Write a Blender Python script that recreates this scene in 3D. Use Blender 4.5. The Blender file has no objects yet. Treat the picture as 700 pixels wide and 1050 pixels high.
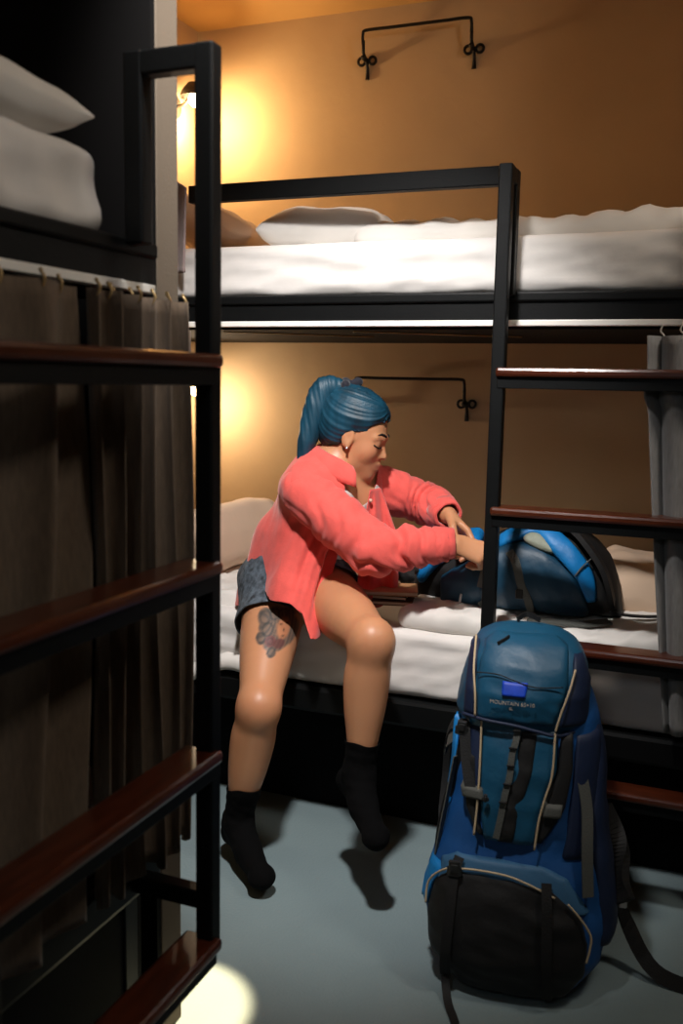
import bpy, bmesh, math, random
import numpy as np
from mathutils import Vector, Matrix
SC = bpy.context.scene
COL = SC.collection
PI = math.pi
random.seed(4)

# ------------------------------------------------------------------ materials
def srgb(r, g, b):
    def f(c):
        c /= 255.0
        return c / 12.92 if c <= 0.04045 else ((c + 0.055) / 1.055) ** 2.4
    return (f(r), f(g), f(b), 1.0)

def mat(name, col, rough=0.6, metal=0.0, var=0.0, vscale=8.0, bump=0.0, bscale=60.0, stretch=(1, 1, 1),
        sheen=0.0, spec=0.5, coat=0.0, sub=0.0, weave=0.0):
    m = bpy.data.materials.new(name)
    m.use_nodes = True
    nt = m.node_tree
    N, L = nt.nodes, nt.links
    b = N['Principled BSDF']
    b.inputs['Roughness'].default_value = rough
    b.inputs['Metallic'].default_value = metal
    b.inputs['Specular IOR Level'].default_value = spec
    b.inputs['Base Color'].default_value = col
    if sheen:
        b.inputs['Sheen Weight'].default_value = sheen
    if coat:
        b.inputs['Coat Weight'].default_value = coat
        b.inputs['Coat Roughness'].default_value = 0.15
    if sub:
        b.inputs['Subsurface Weight'].default_value = sub
        b.inputs['Subsurface Radius'].default_value = (0.02, 0.008, 0.004)
        b.inputs['Subsurface Scale'].default_value = 0.3
    tc = N.new('ShaderNodeTexCoord')
    mp = N.new('ShaderNodeMapping')
    mp.inputs['Scale'].default_value = stretch
    L.new(tc.outputs['Object'], mp.inputs['Vector'])
    if var:
        nz = N.new('ShaderNodeTexNoise')
        nz.inputs['Scale'].default_value = vscale
        nz.inputs['Detail'].default_value = 6
        L.new(mp.outputs['Vector'], nz.inputs['Vector'])
        mr = N.new('ShaderNodeMapRange')
        mr.inputs['From Min'].default_value = 0.3
        mr.inputs['From Max'].default_value = 0.7
        mr.inputs['To Min'].default_value = 1 - var
        mr.inputs['To Max'].default_value = 1 + var
        L.new(nz.outputs['Fac'], mr.inputs['Value'])
        vm = N.new('ShaderNodeVectorMath')
        vm.operation = 'SCALE'
        vm.inputs[0].default_value = col[:3]
        L.new(mr.outputs['Result'], vm.inputs['Scale'])
        L.new(vm.outputs['Vector'], b.inputs['Base Color'])
    if bump:
        nb = N.new('ShaderNodeTexNoise')
        nb.inputs['Scale'].default_value = bscale
        nb.inputs['Detail'].default_value = 5
        L.new(mp.outputs['Vector'], nb.inputs['Vector'])
        bp = N.new('ShaderNodeBump')
        bp.inputs['Strength'].default_value = bump
        bp.inputs['Distance'].default_value = 0.01
        L.new(nb.outputs['Fac'], bp.inputs['Height'])
        L.new(bp.outputs['Normal'], b.inputs['Normal'])
    return m

M = {}
M['wall'] = mat('ochre_plaster', srgb(190, 165, 130), 0.75, var=0.06, vscale=3, bump=0.25, bscale=14)
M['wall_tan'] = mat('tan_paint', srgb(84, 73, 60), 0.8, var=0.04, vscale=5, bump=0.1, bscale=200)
M['ceiling'] = mat('ceiling_paint', srgb(196, 160, 104), 0.85, var=0.04, vscale=4)
M['dark_wall'] = mat('black_board', srgb(7, 6, 6), 0.8, spec=0.1, var=0.1, vscale=6)
M['black_steel'] = mat('black_steel', srgb(9, 11, 12), 0.5, spec=0.22, var=0.15, vscale=30, bump=0.05, bscale=200)
M['black_board'] = mat('black_panel', srgb(6, 6, 7), 0.8, spec=0.15)
M['white_track'] = mat('white_track', srgb(240, 238, 232), 0.35)
M['wood'] = mat('varnished_wood', srgb(74, 32, 16), 0.28, var=0.35, vscale=7, stretch=(1, 1, 14), bump=0.04, coat=0.5)
M['wood_y'] = mat('varnished_wood_y', srgb(74, 32, 16), 0.28, var=0.35, vscale=9, stretch=(8, 1, 8), bump=0.04, coat=0.5)
M['wood_x'] = mat('varnished_wood_x', srgb(74, 32, 16), 0.28, var=0.35, vscale=9, stretch=(1, 8, 8), bump=0.04, coat=0.5)
M['sheet'] = mat('white_cotton', srgb(226, 222, 218), 0.85, var=0.03, vscale=6, bump=0.06, bscale=40, sheen=0.15)
M['duvet'] = mat('white_duvet', srgb(228, 224, 218), 0.9, var=0.03, vscale=6, bump=0.1, bscale=30, sheen=0.15)
M['pillow'] = mat('beige_pillowcase', srgb(214, 186, 160), 0.9, var=0.04, vscale=6, bump=0.08, bscale=40, sheen=0.1)
M['curtain'] = mat('linen_curtain', srgb(100, 84, 68), 0.92, var=0.16, vscale=60, stretch=(3, 3, 0.6), bump=0.15, bscale=300, sheen=0.2)
M['curtain_g'] = mat('grey_curtain', srgb(128, 127, 126), 0.92, var=0.14, vscale=60, stretch=(3, 3, 0.6), bump=0.15, bscale=300, sheen=0.2)
M['towel'] = mat('mauve_grey_towel', srgb(158, 140, 138), 0.95, var=0.12, vscale=40, bump=0.2, bscale=150, sheen=0.3)
M['hook'] = mat('brass_hook', srgb(190, 160, 110), 0.4, metal=0.3)
M['hook_w'] = mat('white_hook', srgb(200, 195, 185), 0.4)
M['iron'] = mat('wrought_iron', srgb(20, 18, 17), 0.45, metal=0.4)
M['skin_plain'] = None
M['coral'] = mat('coral_linen', srgb(233, 92, 84), 0.85, var=0.07, vscale=40, stretch=(1, 1, 1), bump=0.12, bscale=220, sheen=0.25)
M['tank'] = mat('ribbed_white_jersey', srgb(196, 186, 182), 0.85, bump=0.1, bscale=160)
M['denim'] = mat('acid_wash_denim', srgb(74, 84, 94), 0.85, var=0.75, vscale=60, bump=0.2, bscale=120)
M['sock'] = mat('black_sock', srgb(8, 8, 9), 0.95, bump=0.1, bscale=200, spec=0.1)
M['hair'] = mat('teal_hair', srgb(8, 58, 78), 0.52, var=0.55, vscale=26, stretch=(1, 1, 0.16), bump=0.15, bscale=70)
M['bow'] = mat('navy_velvet', srgb(8, 10, 30), 0.8, sheen=0.3)
M['dark_lash'] = mat('dark_lash', srgb(18, 13, 12), 0.7)
M['lips'] = mat('lip_skin', srgb(150, 78, 66), 0.5)
M['silver'] = mat('silver_metal', srgb(190, 190, 190), 0.3, metal=0.9)
M['button'] = mat('pearl_button', srgb(225, 180, 160), 0.4)
# backpack fabrics
M['bp_blue'] = mat('royal_blue_nylon', srgb(10, 72, 132), 0.62, var=0.08, vscale=10, bump=0.08, bscale=90)
M['bp_teal'] = mat('petrol_blue_nylon', srgb(14, 74, 104), 0.5, var=0.12, vscale=9, bump=0.1, bscale=70)
M['bp_navy'] = mat('navy_nylon', srgb(13, 30, 60), 0.6, var=0.1, vscale=12, bump=0.08, bscale=90)
M['bp_dusty'] = mat('dusty_blue_nylon', srgb(46, 92, 128), 0.65, var=0.08, vscale=12, bump=0.08, bscale=90)
M['bp_black'] = mat('black_nylon', srgb(9, 9, 10), 0.7, var=0.15, vscale=14, bump=0.12, bscale=60)
M['bp_web'] = mat('black_webbing', srgb(12, 12, 13), 0.75, bump=0.2, bscale=260)
M['bp_grey'] = mat('grey_webbing', srgb(78, 80, 76), 0.7, bump=0.2, bscale=260)
M['bp_pipe'] = mat('beige_piping', srgb(188, 168, 136), 0.6)
M['bp_buckle'] = mat('black_buckle', srgb(40, 40, 40), 0.3)
M['bp_logo'] = mat('cobalt_patch', srgb(16, 66, 190), 0.5, var=0.15, vscale=60)
M['bp_text'] = mat('pale_print', srgb(170, 160, 148), 0.7)
M['bp_dteal'] = mat('dark_petrol_nylon', srgb(10, 56, 80), 0.5, var=0.15, vscale=9, bump=0.12, bscale=60)
M['bp_bright'] = mat('bright_blue_nylon', srgb(8, 118, 186), 0.5, var=0.12, vscale=20, bump=0.15, bscale=70)
M['bp_sage'] = mat('sage_grey_nylon', srgb(140, 146, 130), 0.6, var=0.15, vscale=40)
M['book_brown'] = mat('brown_cover', srgb(104, 70, 46), 0.6, var=0.1)
M['book_tan'] = mat('tan_cover', srgb(166, 122, 84), 0.6, var=0.1)
M['paper'] = mat('page_edges', srgb(196, 182, 156), 0.9)
M['shade'] = mat('enamel_shade', srgb(60, 52, 44), 0.5)

def emis(name, col, s):
    m = bpy.data.materials.new(name)
    m.use_nodes = True
    b = m.node_tree.nodes['Principled BSDF']
    b.inputs['Base Color'].default_value = (0.8, 0.8, 0.8, 1)
    b.inputs['Emission Color'].default_value = col
    b.inputs['Emission Strength'].default_value = s
    return m

# floor: worn, glossy blue-grey painted concrete
def floor_mat():
    m = mat('blue_grey_floor_paint', srgb(136, 154, 158), 0.3, var=0.07, vscale=2.2, spec=0.5)
    nt = m.node_tree; N, L = nt.nodes, nt.links
    b = N['Principled BSDF']
    tc = N.new('ShaderNodeTexCoord')
    nz = N.new('ShaderNodeTexNoise'); nz.inputs['Scale'].default_value = 4; nz.inputs['Detail'].default_value = 8
    L.new(tc.outputs['Object'], nz.inputs['Vector'])
    mr = N.new('ShaderNodeMapRange'); mr.inputs['To Min'].default_value = 0.22; mr.inputs['To Max'].default_value = 0.42
    L.new(nz.outputs['Fac'], mr.inputs['Value']); L.new(mr.outputs['Result'], b.inputs['Roughness'])
    nb = N.new('ShaderNodeTexNoise'); nb.inputs['Scale'].default_value = 130; nb.inputs['Detail'].default_value = 3
    L.new(tc.outputs['Object'], nb.inputs['Vector'])
    bp = N.new('ShaderNodeBump'); bp.inputs['Strength'].default_value = 0.16; bp.inputs['Distance'].default_value = 0.01
    L.new(nb.outputs['Fac'], bp.inputs['Height']); L.new(bp.outputs['Normal'], b.inputs['Normal'])
    return m
M['floor'] = floor_mat()

# ------------------------------------------------------------------ mesh helpers
def link(name, me, m, parent=None, loc=None, smooth=False):
    o = bpy.data.objects.new(name, me)
    COL.objects.link(o)
    if m is not None:
        me.materials.append(m)
    if parent is not None:
        o.parent = parent
    if loc is not None:
        o.location = loc
    if smooth:
        me.polygons.foreach_set('use_smooth', [True] * len(me.polygons))
    return o

def mesh(name, V, F, m, parent=None, smooth=True, loc=None):
    me = bpy.data.meshes.new(name)
    me.from_pydata([tuple(map(float, v)) for v in V], [], [tuple(int(i) for i in f) for f in F])
    me.validate()
    me.update()
    return link(name, me, m, parent, loc, smooth)

def from_bm(name, bm, m, parent=None, smooth=False, loc=None):
    bmesh.ops.recalc_face_normals(bm, faces=bm.faces)
    me = bpy.data.meshes.new(name)
    bm.to_mesh(me); bm.free()
    return link(name, me, m, parent, loc, smooth)

def bbox(bm, lo, hi, bev=0.0, seg=2):
    t = bmesh.new()
    bmesh.ops.create_cube(t, size=1.0)
    for v in t.verts:
        v.co = Vector([(lo[i] + hi[i]) / 2 + v.co[i] * (hi[i] - lo[i]) for i in range(3)])
    if bev > 0:
        bmesh.ops.bevel(t, geom=t.edges[:], offset=bev, segments=seg, affect='EDGES', profile=0.5)
    me = bpy.data.meshes.new('tmp'); t.to_mesh(me); t.free()
    bm.from_mesh(me); bpy.data.meshes.remove(me)

def box(name, lo, hi, m, parent=None, bev=0.0, seg=2, org=(0, 0, 0)):
    bm = bmesh.new()
    bbox(bm, [lo[i] - org[i] for i in range(3)], [hi[i] - org[i] for i in range(3)], bev, seg)
    return from_bm(name, bm, m, parent)

def tube_vf(pts, rad, n=10, cap=True):
    pts = [Vector(p) for p in pts]
    if not hasattr(rad, '__len__'):
        rad = [rad] * len(pts)
    V, F = [], []
    prev = None
    for i, p in enumerate(pts):
        t = (pts[min(i + 1, len(pts) - 1)] - pts[max(i - 1, 0)]).normalized()
        if prev is None:
            a = Vector((0, 0, 1)) if abs(t.z) < 0.9 else Vector((1, 0, 0))
            u = t.cross(a).normalized()
        else:
            u = (prev - t * prev.dot(t)).normalized()
        prev = u
        w = t.cross(u)
        for k in range(n):
            a = 2 * PI * k / n
            V.append(p + (u * math.cos(a) + w * math.sin(a)) * rad[i])
    for i in range(len(pts) - 1):
        for k in range(n):
            F.append((i * n + k, i * n + (k + 1) % n, (i + 1) * n + (k + 1) % n, (i + 1) * n + k))
    if cap:
        F.append(tuple(range(n))[::-1])
        F.append(tuple((len(pts) - 1) * n + k for k in range(n)))
    return V, F

def tube(name, pts, rad, m, parent=None, n=10):
    V, F = tube_vf(pts, rad, n)
    return mesh(name, V, F, m, parent)

def smooth_path(pts, n=6):
    P = [Vector(p) for p in pts]
    out = []
    for i in range(len(P) - 1):
        p0, p1, p2, p3 = P[max(i - 1, 0)], P[i], P[i + 1], P[min(i + 2, len(P) - 1)]
        for k in range(n):
            t = k / n
            out.append(0.5 * ((2 * p1) + (p2 - p0) * t + (2 * p0 - 5 * p1 + 4 * p2 - p3) * t * t + (3 * p1 - p0 - 3 * p2 + p3) * t ** 3))
    out.append(P[-1])
    return out

def ribbon(name, pts, side, w, th, m, parent=None, n=6, wv=None):
    """flat strap: centre path, side = direction across the width (vector or list)"""
    P = smooth_path(pts, n)
    V, F = [], []
    for i, p in enumerate(P):
        t = (P[min(i + 1, len(P) - 1)] - P[max(i - 1, 0)]).normalized()
        s = Vector(side)
        s = (s - t * s.dot(t)).normalized()
        nn = t.cross(s).normalized()
        ww = w if wv is None else w * wv(i / (len(P) - 1))
        for a, b in ((-1, -1), (1, -1), (1, 1), (-1, 1)):
            V.append(p + s * ww / 2 * a + nn * th / 2 * b)
    for i in range(len(P) - 1):
        for k in range(4):
            F.append((i * 4 + k, i * 4 + (k + 1) % 4, (i + 1) * 4 + (k + 1) % 4, (i + 1) * 4 + k))
    F.append((3, 2, 1, 0)); j = (len(P) - 1) * 4; F.append((j, j + 1, j + 2, j + 3))
    return mesh(name, V, F, m, parent, smooth=False)

rng = np.random.default_rng(7)
def sines(n, kmin, kmax, aniso=(1, 1, 1), seed=0):
    r = np.random.default_rng(seed)
    K = r.normal(size=(n, 3)) * np.array(aniso)
    K = K / np.linalg.norm(K, axis=1)[:, None] * r.uniform(kmin, kmax, size=(n, 1))
    ph = r.uniform(0, 2 * PI, n)
    W = r.normal(size=(n, 3)) * kmin * 0.35
    return K, ph, W
def folds(P, S, ridge=False):
    K, ph, W = S
    o = np.zeros(len(P))
    for i in range(len(K)):
        a = P @ K[i] + ph[i] + 0.9 * np.sin(P @ W[i] + ph[i] * 2)
        s = np.sin(a)
        o += (1 - 2 * np.abs(s)) if ridge else s
    return o / len(K)

def soft_box(name, c, dims, m, parent=None, div=(40, 20, 8), p=6.0, disp=None, rot=None, taper=None, rnd=None):
    """superellipsoid-like cushion made from a subdivided box; disp(P)->(n,3) offsets"""
    nx, ny, nz = div
    idx = {}
    V = []
    F = []
    def vid(i, j, k):
        key = (i, j, k)
        if key not in idx:
            idx[key] = len(V)
            V.append((2 * i / nx - 1, 2 * j / ny - 1, 2 * k / nz - 1))
        return idx[key]
    for i in range(nx):
        for j in range(ny):
            F.append((vid(i, j, 0), vid(i, j + 1, 0), vid(i + 1, j + 1, 0), vid(i + 1, j, 0)))
            F.append((vid(i, j, nz), vid(i + 1, j, nz), vid(i + 1, j + 1, nz), vid(i, j + 1, nz)))
    for i in range(nx):
        for k in range(nz):
            F.append((vid(i, 0, k), vid(i + 1, 0, k), vid(i + 1, 0, k + 1), vid(i, 0, k + 1)))
            F.append((vid(i, ny, k), vid(i, ny, k + 1), vid(i + 1, ny, k + 1), vid(i + 1, ny, k)))
    for j in range(ny):
        for k in range(nz):
            F.append((vid(0, j, k), vid(0, j, k + 1), vid(0, j + 1, k + 1), vid(0, j + 1, k)))
            F.append((vid(nx, j, k), vid(nx, j + 1, k), vid(nx, j + 1, k + 1), vid(nx, j, k + 1)))
    P = np.array(V)
    if rnd is not None:     # rounded box: corner radius in metres
        h = np.array(dims) / 2
        Q = P * h
        inner = np.clip(Q, -(h - rnd), h - rnd)
        d = Q - inner
        L = np.linalg.norm(d, axis=1)
        mx = np.max(np.abs(d), axis=1)
        s = np.where(L > 1e-9, mx / np.maximum(L, 1e-9), 1.0)
        Q = inner + d * s[:, None]
    else:                   # pillow
        h = np.array(dims) / 2
        x, y, z = P[:, 0], P[:, 1], P[:, 2]
        e = np.clip(1 - np.abs(x) ** p, 0, 1) ** 0.45 * np.clip(1 - np.abs(y) ** p, 0, 1) ** 0.45
        pinch = 1 - 0.07 * (1 - np.abs(y) ** 2) * np.abs(x) ** 4
        pinch2 = 1 - 0.07 * (1 - np.abs(x) ** 2) * np.abs(y) ** 4
        Q = np.stack([x * h[0] * pinch, y * h[1] * pinch2, z * h[2] * (0.04 + 0.96 * e)], 1)
    if rot is not None:
        Rm = np.array(rot.to_3x3())
        Q = Q @ Rm.T
    if disp is not None:
        Q = Q + disp(Q + np.array(c), Q)
    o = mesh(name, Q, F, m, parent, loc=None)
    o.location = c
    return o

# ------------------------------------------------------------------ implicit surface modelling (smooth unions, surface nets)
class Field:
    def __init__(s, lo, hi, h):
        s.lo = np.array(lo, float); s.h = h
        s.n = np.ceil((np.array(hi) - s.lo) / h).astype(int) + 1
        s.F = np.full(tuple(s.n), 1.0, dtype=np.float32)
    def _sl(s, lo, hi):
        a = np.clip(np.floor((lo - s.lo) / s.h).astype(int), 0, s.n - 1)
        b = np.clip(np.ceil((hi - s.lo) / s.h).astype(int) + 1, 1, s.n)
        g = np.meshgrid(*[s.lo[i] + s.h * np.arange(a[i], b[i]) for i in range(3)], indexing='ij')
        return tuple(slice(a[i], b[i]) for i in range(3)), np.stack(g, -1)
    def _mix(s, sl, d, k, sub=False):
        A = s.F[sl]
        if sub:
            d = -d
            hh = np.clip(k - np.abs(A - d), 0, None) / max(k, 1e-6)
            s.F[sl] = np.maximum(A, d) + hh * hh * k / 4
        else:
            hh = np.clip(k - np.abs(A - d), 0, None) / max(k, 1e-6)
            s.F[sl] = np.minimum(A, d) - hh * hh * k / 4
    def cone(s, a, b, ra, rb, k=0.02, sub=False, flat=None):
        a = np.array(a, float); b = np.array(b, float)
        r = max(ra, rb) + 2 * k + 3 * s.h
        sl, G = s._sl(np.minimum(a, b) - r, np.maximum(a, b) + r)
        ab = b - a; L = max(ab @ ab, 1e-12)
        t = np.clip(((G - a) @ ab) / L, 0, 1)
        D = G - a - t[..., None] * ab
        if flat is not None:                # (axis, squash): thinner along a direction
            ax = np.array(flat[0], float); ax /= np.linalg.norm(ax)
            c = D @ ax
            D = D + (c * (1 / flat[1] - 1))[..., None] * ax
        d = np.linalg.norm(D, axis=-1) - (ra + (rb - ra) * t)
        s._mix(sl, d, k, sub)
    def chain(s, pts, rs, k=0.02, ki=0.010):
        P = [np.array(p, float) for p in pts]
        r = max(rs) + 2 * k + 3 * s.h
        sl, G = s._sl(np.min(P, axis=0) - r, np.max(P, axis=0) + r)
        acc = None
        for i in range(len(P) - 1):
            a, b = P[i], P[i + 1]
            ab = b - a
            t = np.clip(((G - a) @ ab) / max(ab @ ab, 1e-12), 0, 1)
            d = np.linalg.norm(G - a - t[..., None] * ab, axis=-1) - (rs[i] + (rs[i + 1] - rs[i]) * t)
            if acc is None: acc = d
            else:
                hh = np.clip(ki - np.abs(acc - d), 0, None) / ki
                acc = np.minimum(acc, d) - hh * hh * ki / 4
        s._mix(sl, acc, k)
    def ell(s, c, r, R=None, k=0.02, sub=False):
        c = np.array(c, float); r = np.array(r, float)
        m = r.max() + 2 * k + 3 * s.h
        sl, G = s._sl(c - m, c + m)
        q = G - c
        if R is not None:
            q = q @ R                       # columns of R = local axes
        k0 = np.linalg.norm(q / r, axis=-1); k1 = np.linalg.norm(q / (r * r), axis=-1)
        d = k0 * (k0 - 1) / np.maximum(k1, 1e-9)
        s._mix(sl, d, k, sub)
    def mesh(s, smooth=2):
        F, h = s.F, s.h
        I = (F < 0).astype(np.int8)
        S = sum(I[i:I.shape[0] - 1 + i, j:I.shape[1] - 1 + j, k:I.shape[2] - 1 + k] for i in (0, 1) for j in (0, 1) for k in (0, 1))
        act = (S > 0) & (S < 8)
        C = np.argwhere(act)
        vid = np.full(act.shape, -1, int); vid[tuple(C.T)] = np.arange(len(C))
        acc = np.zeros((len(C), 3)); cnt = np.zeros(len(C))
        cor = [(0, 0, 0), (1, 0, 0), (0, 1, 0), (1, 1, 0), (0, 0, 1), (1, 0, 1), (0, 1, 1), (1, 1, 1)]
        vals = [F[tuple((C + np.array(c)).T)] for c in cor]
        for a in range(8):
            for b in range(a + 1, 8):
                d = np.array(cor[b]) - np.array(cor[a])
                if np.abs(d).sum() != 1: continue
                va, vb = vals[a], vals[b]
                x = (va < 0) != (vb < 0)
                t = np.where(x, va / np.where(x, va - vb, 1), 0)
                acc[x] += (np.array(cor[a]) + t[:, None] * d)[x]; cnt[x] += 1
        V = s.lo + h * (C + acc / np.maximum(cnt, 1)[:, None])
        Q = []
        for ax in range(3):
            o1, o2 = [i for i in range(3) if i != ax]
            A = np.moveaxis(I, ax, 0)
            ch = A[:-1] != A[1:]
            ch = np.moveaxis(ch, 0, ax)
            E = np.argwhere(ch)
            ok = (E[:, o1] > 0) & (E[:, o2] > 0) & (E[:, o1] < I.shape[o1] - 1) & (E[:, o2] < I.shape[o2] - 1)
            E = E[ok]
            def cell(da, db):
                c = E.copy(); c[:, o1] -= da; c[:, o2] -= db
                return vid[tuple(c.T)]
            q = np.stack([cell(1, 1), cell(0, 1), cell(0, 0), cell(1, 0)], 1)
            inside = I[tuple(E.T)] == 1
            flip = inside if ax != 1 else ~inside
            q[~flip] = q[~flip][:, ::-1]
            Q.append(q)
        Q = np.concatenate(Q)
        Q = Q[(Q >= 0).all(1)]
        V = lap(V, Q, smooth)
        return V, Q

def lap(V, Q, it, lam=0.5):
    if it <= 0: return V
    E = np.concatenate([Q[:, [i, (i + 1) % Q.shape[1]]] for i in range(Q.shape[1])])
    for _ in range(it):
        A = np.zeros_like(V); c = np.zeros(len(V))
        np.add.at(A, E[:, 0], V[E[:, 1]]); np.add.at(A, E[:, 1], V[E[:, 0]])
        np.add.at(c, E[:, 0], 1); np.add.at(c, E[:, 1], 1)
        V = V + lam * (A / np.maximum(c, 1)[:, None] - V)
    return V

def normals(V, Q):
    n = np.cross(V[Q[:, 2]] - V[Q[:, 0]], V[Q[:, -1]] - V[Q[:, 1]])
    N = np.zeros_like(V)
    for i in range(Q.shape[1]):
        np.add.at(N, Q[:, i], n)
    return N / np.maximum(np.linalg.norm(N, axis=1), 1e-12)[:, None]

def tri(Q):
    return np.concatenate([Q[:, [0, 1, 2]], Q[:, [0, 2, 3]]])

def clip(V, T, g):
    """keep the part of a triangle mesh where g > 0, cutting along g = 0"""
    V = list(map(tuple, V)); g = np.array(g)
    cut = {}
    out = []
    def mid(a, b):
        key = (a, b) if a < b else (b, a)
        if key not in cut:
            t = g[a] / (g[a] - g[b])
            cut[key] = len(V)
            V.append(tuple(V[a][i] + t * (V[b][i] - V[a][i]) for i in range(3)))
        return cut[key]
    pos = g > 0
    k = pos[T].sum(1)
    out = [tuple(t) for t in T[k == 3]]
    for t in T[(k > 0) & (k < 3)]:
        poly = []
        for i in range(3):
            a, b = int(t[i]), int(t[(i + 1) % 3])
            if pos[a]: poly.append(a)
            if pos[a] != pos[b]: poly.append(mid(a, b))
        for i in range(1, len(poly) - 1):
            out.append((poly[0], poly[i], poly[i + 1]))
    V = np.array(V); out = np.array(out)
    used = np.unique(out)
    re = np.full(len(V), -1); re[used] = np.arange(len(used))
    return V[used], re[out]

def solid(o, th, off=-1):
    md = o.modifiers.new('thickness', 'SOLIDIFY'); md.thickness = th; md.offset = off
    return o

# ------------------------------------------------------------------ tagging
def thing(name, label, cat, loc=(0, 0, 0), group=None, rz=0.0):
    o = bpy.data.objects.new(name, None); COL.objects.link(o)
    o.location = loc; o.rotation_euler = (0, 0, rz); o.empty_display_size = 0.05
    o['label'] = label; o['category'] = cat
    if group: o['group'] = group
    return o
def tag(o, label, cat, group=None):
    o['label'] = label; o['category'] = cat
    if group: o['group'] = group
    return o
def struct(o):
    o['kind'] = 'structure'; return o

# ================================================================== THE ROOM
XL, YB, ZC = -1.93, 3.30, 2.615
struct(box('floor', (-2.1, -1.4, -0.05), (1.4, 3.45, 0), M['floor']))
struct(box('ceiling', (-2.1, -1.4, ZC), (1.4, 3.45, ZC + 0.05), M['ceiling']))
struct(box('wall_back', (-2.08, YB, 0), (1.38, YB + 0.1, ZC), M['wall']))
struct(box('wall_left', (XL - 0.1, -1.3, 0), (XL, YB, ZC), M['wall']))
struct(box('wall_right', (1.25, -1.3, 0), (1.35, YB, ZC), M['wall_tan']))
struct(box('wall_front', (-2.03, -1.35, 0), (1.3, -1.25, ZC), M['wall_tan']))
# partition closing off the near bunk, light painted end, dark boarded inner face
struct(box('wall_partition', (XL, 1.512, 0), (-0.97, 1.585, ZC), M['wall_tan'], bev=0.003))
struct(box('trim_1', (XL, 1.498, 0), (-0.972, 1.512, ZC), M['dark_wall']))
struct(box('wall_end', (0.10, 2.38, 0), (0.16, YB, ZC), M['wall']))

# ================================================================== BUNKS
def bunk(name, label, along, face, a0, a1, inner, g):
    """along 'x': face plane y=face, runs a0..a1 in x, deeper towards inner.  along 'y': face plane x=face."""
    t = thing(name, label, 'bunk bed', ((a0 + a1) / 2 if along == 'x' else face, face if along == 'x' else (a0 + a1) / 2, 0), g)
    s = 1 if inner > face else -1
    org = tuple(t.location)
    def bx(nm, d0, d1, z0, z1, m, b=0.003, e0=0, e1=0):
        p, q = sorted((face + s * d0, face + s * d1))
        lo, hi = ((a0 + e0, p, z0), (a1 + e1, q, z1)) if along == 'x' else ((p, a0 + e0, z0), (q, a1 + e1, z1))
        return box(nm, lo, hi, m, t, bev=b, org=org)
    D = abs(inner - face) - 0.004
    bx('side_rail', 0, 0.035, 1.532, 1.557, M['black_steel'], 0.005)
    bx('side_rail', 0.008, 0.03, 1.487, 1.534, M['black_steel'], 0.002)
    bx('curtain_track', 0.006, 0.03, 1.473, 1.488, M['white_track'], 0.002)
    bx('deck', 0.03, D, 1.466, 1.545, M['black_board'])
    bx('side_rail', 0, 0.04, 0.385, 0.462, M['black_steel'], 0.012)
    bx('deck', 0.04, D, 0.40, 0.462, M['black_board'])
    bx('dark_filler', *((0.24, 0.27) if along == 'x' else (0.05, 0.08)), 0.0, 0.40, M['black_board'])  # black panel added so the space under the bunk reads dark
    # corner posts at both ends, tucked behind the rails
    for e in (0, 1):
        A = a0 + 0.02 if e == 0 else a1 - 0.06
        p, q = sorted((face + s * 0.045, face + s * 0.085))
        if along == 'y' or e == 0 or True:
            lo, hi = ((A, p, 0), (A + 0.04, q, 1.47)) if along == 'x' else ((p, A, 0), (q, A + 0.04, 1.47))
            box('post', lo, hi, M['black_steel'], t, bev=0.003, org=org)
    return t, bx

back, bxb = bunk('bunk_bed', 'black steel double bunk along the ochre wall where the woman sits', 'x', 2.40, XL + 0.008, 0.092, YB, 'bunk beds')
# guard rail of the upper bunk
org = tuple(back.location)
gb = bmesh.new()
bbox(gb, (-1.437 - org[0], 0.0, 1.815), (-0.545 - org[0], 0.03, 1.862), 0.003)
bbox(gb, (-1.402 - org[0], 0.0, 1.55), (-1.372 - org[0], 0.03, 1.83), 0.003)
from_bm('guard_rail', gb, M['black_steel'], back)
# thin cross wires under the upper deck
for k, (xa, xb) in enumerate(((-1.35, -1.0), (-0.95, -0.55))):
    tube('brace_wire', [(xa - org[0], 0.05, 1.462), (xb - org[0], 0.35, 1.462)], 0.0025, M['hook'], back, 6)

near, bxn = bunk('bunk_bed', 'black steel double bunk at the left edge, its side running towards the partition', 'y', -0.93, -0.62, 1.455, XL + 0.002, 'bunk beds')

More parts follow.
